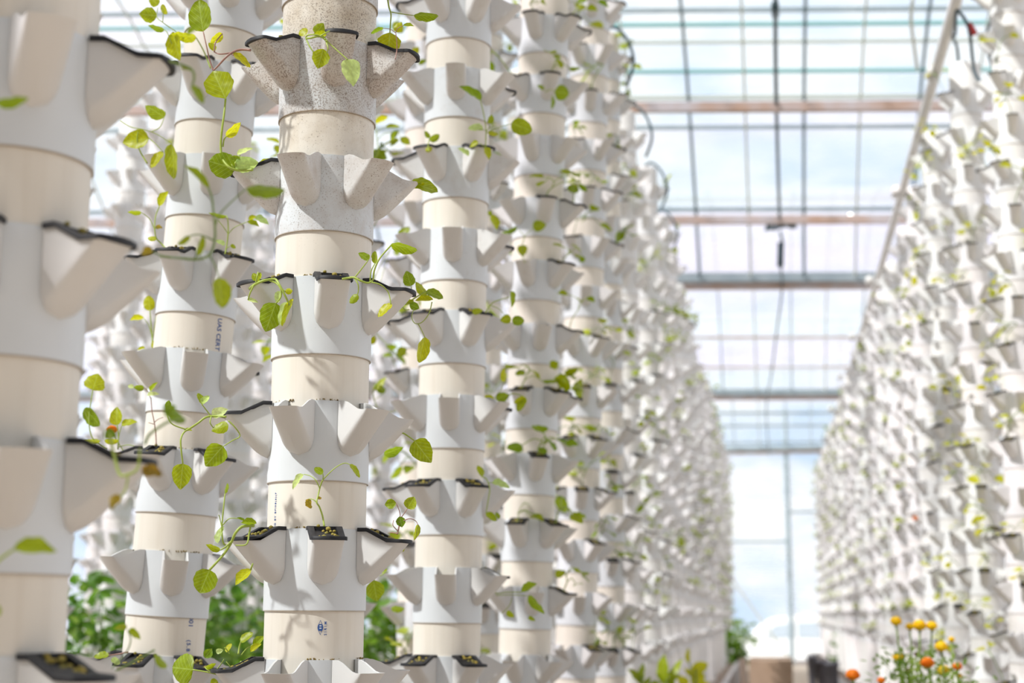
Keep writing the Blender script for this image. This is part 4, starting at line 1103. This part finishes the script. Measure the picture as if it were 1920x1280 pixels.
# white minivan outside the end wall
def van():
    root = bpy.data.objects.new('minivan', None); C.objects.link(root)
    Y = 41.5; xl = unp(1398, 1190, Y*1.0).x; root.location = (xl, Y, -.62); tag(root, 'white minivan parked outside beyond the clear end wall', 'vehicle')
    M_van = simple('white_paint', (.85, .86, .86), .25); M_gl = simple('van_glass', (.42, .50, .58), .15); M_ty = simple('tyre', (.03, .03, .03), .8)
    prof = [(-.55, .30), (-.62, .65), (-.45, .92), (.05, 1.06), (.42, 1.48), (.75, 1.62), (1.5, 1.68), (3.4, 1.66), (3.75, 1.5), (3.85, .9), (3.85, .3)]
    mb = MB(); n = len(prof)
    for y, k in ((0, .96), (.08, 1), (1.6, 1), (1.7, .96)):
        for x, z in prof: mb.v.append(Vector((1.6+(x-1.6)*k, y, .9+(z-.9)*k)))
    for j in range(3):
        for i in range(n): mb.f.append((j*n+i, j*n+(i+1)%n, (j+1)*n+(i+1)%n, (j+1)*n+i)); mb.mi.append(0)
    mb.f.append(tuple(range(n))); mb.f.append(tuple(3*n+i for i in range(n))[::-1]); mb.mi += [0, 0]
    me = mb.mesh('body', [M_van]); sharp(me, 30); link('body', me, root)
    for w in ([(.50, 1.12), (.72, 1.42), (1.25, 1.50), (1.25, 1.12)], [(1.33, 1.12), (1.33, 1.5), (2.4, 1.5), (2.4, 1.12)], [(2.48, 1.12), (2.48, 1.5), (3.4, 1.48), (3.55, 1.12)]):
        mb = MB(); m = len(w)
        for y in (-.02, .03):
            for x, z in w: mb.v.append(Vector((x, y, z)))
        mb.f.append(tuple(range(m))); mb.mi.append(0); mb.f.append(tuple(m+i for i in range(m))[::-1]); mb.mi.append(0)
        for i in range(m): mb.f.append((i, m+i, m+(i+1)%m, (i+1)%m)); mb.mi.append(0)
        link('side_window', mb.mesh('w', [M_gl], False), root)
    for x in (.25, 3.0):
        for y in (-.02, 1.52):
            mb = MB(); mb.tube([(x, y, .32), (x, y+.2, .32)], .32, 20); link('wheel', mb.mesh('wheel', [M_ty]), root)
van()
# pale hedge and trees outside
M_pale = simple('hazy_tree', (.30, .40, .36), .9, col2=(.42, .50, .48), scale=.6)
rr = random.Random(8)
# ------------------------------------------------------------------ leafy plants on the ground
def bush(name, loc, w, h, n, ls, lab, cat, seed, mat=None, tone=.4, grp=None, up=.3):
    r = random.Random(seed); root = bpy.data.objects.new(name, None); C.objects.link(root); root.location = loc; tag(root, lab, cat, grp)
    st = MB(); lf = MB(); g = leaf_mesh('g', M_bush, 1, .12, .2, 0, 3, 4); gv = [v.co.copy() for v in g.vertices]; gf = [tuple(p.vertices) for p in g.polygons]
    br = []
    for i in range(max(5, int(w*22))):
        a = r.uniform(0, 6.28); q = w/2*math.sqrt(r.random()); top = Vector((q*math.cos(a), q*math.sin(a), h*r.uniform(.6, 1)))
        pts = smooth_line([(top.x*.25, top.y*.25, 0), (top.x*.6, top.y*.6, top.z*.5), top], 3); st.tube(pts, .006, 5, r1=.002); br.append(pts)
    for i in range(n):
        pts = r.choice(br); p = pts[r.randint(len(pts)//3, len(pts)-1)] + Vector((r.uniform(-1, 1), r.uniform(-1, 1), r.uniform(-1, 1)))*ls*1.1
        p.z = max(.02, p.z)
        s = ls*r.uniform(.6, 1.25)
        Mx = Matrix.Translation(p) @ Euler((r.uniform(-.9, .9)+up, r.uniform(-.8, .8), r.uniform(0, 6.28))).to_matrix().to_4x4() @ Matrix.Diagonal((s*.7, s, s, 1))
        lf.add([Mx @ v for v in gv], gf)
    link('stem', st.mesh('stem', [M_stemd]), root); o = link('foliage', lf.mesh('foliage', [mat or M_bush]), root); o['tone'] = tone
    return root
def gp(px, F): 
    v = unp(px, 1150, F); return v.x, v.y
bl = [(430, 8.2, .8, 1.06), (505, 9.2, .9, 1.12), (470, 7.4, .6, .95), (380, 9.5, .8, 1.02), (555, 10.2, .9, 1.05), (700, 10.5, .9, 1.1), (742, 9.0, .5, 1.0), (655, 8.6, .6, .98), (170, 8.0, .7, 1.1), (235, 9.2, .7, 1.0), (300, 8.4, .7, .98)]
lk = ['beneath the leaning tower, its right side', 'left of the focused tower, farther back', 'low, just left of the focused tower', 'behind the leaning tower near its foot', 'farthest behind the focused tower', 'farther right behind the focused tower', 'in the gap right of the focused tower', 'just behind the focused tower foot', 'beside the left edge tower, lower left', 'second from the left edge tower', 'directly behind the leaning tower']
for i, (px, F, w, h) in enumerate(bl):
    x, y = gp(px, F); bush('leafy_plant', (x, y, .0), w*1.1, h+.20, 520, .085, 'dense green leafy plant ' + lk[i], 'plant', 30+i, tone=.1+.07*(i % 4), grp='leafy plants growing between the background beds')
x, y = gp(1385, 26); bush('leafy_plant', (x, y, 0), .42, 1.0, 260, .12, 'bright green bushy plant at the far end of the left row', 'plant', 61, tone=.3)
x, y = gp(1573, 24); bush('leafy_plant', (x, y, 0), .3, .72, 120, .10, 'small green plant at the foot of the distant right row', 'plant', 62, tone=.3)
def aisle_plant(lab, px, F, stems, leaves):
    x, y = gp(px, F); b = to_px(Vector((x, y, .0)))
    r_ = hero(lab, F, [[(b[0], b[1]), (b[0], (b[1]+1290)/2), st[0]]+st[1:] for st in stems], leaves, M_stemd, .004)
    r_.name = 'leafy_plant'; r_['group'] = 'broad-leaved plants beside the left row'
    for c in r_.children:
        if c.name.startswith('leaf'): c['tone'] = min(c['tone'], .3) if 'yellow' not in lab else .9
aisle_plant('small bright green plant with two pointed leaves below the left row', 1203, 6.5,
  [[(1203,1290),(1203,1272)]], [(1202,1282,1181,1252,15,'g'), (1203,1278,1208,1243,13,'g'), (1205,1282,1220,1268,9,'g'), (1212,1290,1240,1276,9,'g')])
aisle_plant('taller broad-leaved green plant below the left row', 1250, 6.9,
  [[(1250,1290),(1250,1262)]], [(1248,1275,1241,1227,22,'g'), (1252,1268,1277,1233,13,'g'), (1252,1285,1274,1262,13,'g'), (1250,1290,1262,1270,20,'g'), (1246,1284,1232,1262,10,'y')])
aisle_plant('bushy yellow-green plant at the foot of the left row', 1308, 7.4,
  [[(1306,1290),(1304,1255)], [(1300,1290),(1292,1240)]], [(1300,1256,1328,1244,22,'y'), (1291,1242,1292,1214,9,'y'), (1296,1280,1320,1262,20,'y'), (1290,1284,1270,1268,18,'y'), (1305,1292,1330,1278,18,'y'), (1300,1270,1284,1252,12,'y'), (1310,1266,1300,1246,14,'y')])
# dark pots at the foot of the right row
M_pot = simple('black_plastic', (.10, .10, .12), .5)
for i, (px, py, F, lab) in enumerate(((1522, 1228, 24, 'tall black plastic pot farthest along the right row foot'), (1540, 1236, 21, 'black plastic pot beside the right row, middle of three'), (1560, 1240, 18.5, 'black plastic pot nearest in the line by the right row'))):
    P = unp(px, py, F); mb = MB(); h = P.z; n = 20
    for z, r in ((0, .05), (h*.9, .075), (h*.9, .085), (h, .085), (h, .07), (h*.85, .068)):
        for k in range(n): mb.v.append(Vector((r*math.cos(6.2832*k/n), r*math.sin(6.2832*k/n), z)))
    for j in range(5):
        for k in range(n): mb.f.append((j*n+k, j*n+(k+1)%n, (j+1)*n+(k+1)%n, (j+1)*n+k)); mb.mi.append(0)
    mb.f.append(tuple(5*n+k for k in range(n))); mb.mi.append(0)
    link('plant_pot', mb.mesh('plant_pot', [M_pot]), label=lab, cat='pot', group='black pots at the right').location = (P.x, P.y, 0)
# ------------------------------------------------------------------ marigolds
M_yel = simple('yellow_petals', (1, .80, .01), .6, col2=(1, .72, .008), scale=60)
M_ora = simple('orange_petals', (.95, .36, .005), .6, col2=(.90, .24, .004), scale=60)
for m in (M_yel, M_ora):
    n = m.node_tree.nodes; l = m.node_tree.links; t = n.new('ShaderNodeBsdfTranslucent'); ms = n.new('ShaderNodeMixShader'); ms.inputs[0].default_value = .45
    l.new(n['Principled BSDF'].inputs['Base Color'].links[0].from_socket, t.inputs[0]); l.new(n['Principled BSDF'].outputs[0], ms.inputs[1]); l.new(t.outputs[0], ms.inputs[2]); l.new(ms.outputs[0], n['Material Output'].inputs[0])
M_brn = simple('dead_flower', (.16, .05, .02), .8)
M_feather = leafmat('marigold_foliage', (.08, .20, .03), (.25, .38, .04))
def petals(mb, c, R, seed):
    r = random.Random(seed)
    for ringi in range(5):
        el = .05+ringi*.30; n = 13-ringi*2
        for k in range(n):
            a = 6.2832*k/n+ringi*.4+r.uniform(-.1, .1); d = Vector((math.cos(a)*math.cos(el), math.sin(a)*math.cos(el), math.sin(el)*.75)); s = Vector((-math.sin(a), math.cos(a), 0))
            u = s.cross(d)*-1
            w = R*.34; b = c+d*R*.25; e = c+d*R*r.uniform(.92, 1.05)
            m_ = (b+e)/2
            mb.add([b, m_-s*w+u*w*.2, e-s*w*.6+Vector((0, 0, -.1*R)), e+s*w*.6+Vector((0, 0, -.1*R)), m_+s*w+u*w*.2], [(0, 1, 2, 3, 4)])
    mb.blob(c+Vector((0, 0, R*.1)), R*.85, 12, sc=(1, 1, .8), jit=.12, rnd=r)
heads = {'A': (5.3, [(1680,1165,10,'y'), (1706,1175,8,'y'), (1724,1173,12,'y'), (1747,1174,10,'y'), (1684,1233,10,'y'), (1703,1258,7,'b'), (1718,1226,5,'b')]),
         'B': (5.15, [(1765,1213,11,'y'), (1784,1199,6,'y'), (1739,1243,12,'o'), (1769,1259,13,'y'), (1795,1250,9,'o'), (1798,1267,6,'y')]),
         'C': (5.0, [(1599,1266,12,'o'), (1652,1276,7,'o')])}
mlab = {'A': 'marigold with four yellow flowers in a row at the lower right', 'B': 'marigold with mixed orange and yellow flowers, nearest the right-hand towers', 'C': 'marigold with a tall orange flower, leftmost of the marigolds'}
for kx, (F, hd) in heads.items():
    cx = sum(h[0] for h in hd)/len(hd); x, y = gp(cx, F)
    root = bpy.data.objects.new('marigold_plant', None); C.objects.link(root); root.location = (x, y, .30); tag(root, mlab[kx], 'flower plant', 'marigolds in the planter'); o0 = Vector((x, y, .30))
    st = MB(); fo = MB(); r = random.Random(ord(kx))
    for i, (px, py, R, c) in enumerate(hd):
        P = unp(px, py, F+r.uniform(-.12, .12))-o0; rad = R/FPX*F*1.22
        st.tube(smooth_line([(r.uniform(-.03, .03), r.uniform(-.03, .03), 0), (P.x*.5, P.y*.5, P.z*.5), (P.x, P.y, P.z-rad*.3)], 4), .0032, 6)
        st.tube([(P.x, P.y, P.z-rad*.9), (P.x, P.y, P.z-rad*.2)], .003, 6, r1=rad*.35)
        m = MB(); petals(m, P, rad, i); link('flower_head', m.mesh('flower', [{'y': M_yel, 'o': M_ora, 'b': M_brn}[c]], False), root, label={'y': 'yellow flower', 'o': 'orange flower', 'b': 'withered brown flower'}[c])
        for q in range(300 if kx != 'C' else 120):
            t = r.uniform(.25, .93); b = Vector((P.x*t, P.y*t, (P.z-rad)*t))+Vector((r.gauss(0, .05), r.gauss(0, .05), r.uniform(-.06, .01)))
            d = Vector((r.uniform(-1, 1), r.uniform(-1, 1), r.uniform(-.2, .9))).normalized()*r.uniform(.018, .035); s = d.cross(Vector((r.random(), r.random(), 1))).normalized()*.0042
            fo.add([b-s, b+d*.5-s*1.4, b+d, b+d*.5+s*1.4, b+s], [(0, 1, 2, 3, 4)])
    link('stem', st.mesh('stem', [M_stemd]), root); o = link('foliage', fo.mesh('foliage', [M_feather], False), root); o['tone'] = .4
x, y = gp(1705, 5.2)
rt_ = bpy.data.objects.new('planter_box', None); C.objects.link(rt_); rt_.location = (x, y, 0); tag(rt_, 'low wooden planter box holding the marigolds', 'planter')
mb = MB()
for a, b in (((-.5, -.2, 0), (-.46, .2, .32)), ((.46, -.2, 0), (.5, .2, .32)), ((-.46, -.2, 0), (.46, -.16, .32)), ((-.46, .16, 0), (.46, .2, .32))): mb.box(a, b)
link('board_frame', mb.mesh('frame', [M_wood], False), rt_); mb = MB(); mb.box((-.46, -.16, 0), (.46, .16, .30)); link('soil', mb.mesh('soil', [M_soil], False), rt_)
# one orange bloom hanging on a distant right-hand tower
P = unp(1716, 972, 10.2); mb = MB(); petals(mb, Vector((0, 0, 0)), .022, 3); link('marigold_bloom', mb.mesh('bloom', [M_ora], False), label='single orange bloom on a distant right-hand tower', cat='flower').location = P
P = unp(210, 806, 3.22); mb = MB(); petals(mb, Vector((0, 0, 0)), .0125, 4); fl = link('marigold_bloom', mb.mesh('bloom', [M_ora], False), label='blurred orange bloom behind the left edge tower', cat='flower'); fl.location = P
mb = MB(); mb.tube(smooth_line([unp(232, 846, 3.22)-P, unp(222, 830, 3.22)-P, unp(211, 812, 3.22)-P], 4), .0012, 6); link('stem', mb.mesh('stem', [M_stem]), fl)
#E>
print('objects', len(bpy.data.objects), 'cups', ncup[0], 'seed', nseed[0], 'farc', len(FARC), 'hero', ncount['hero'])
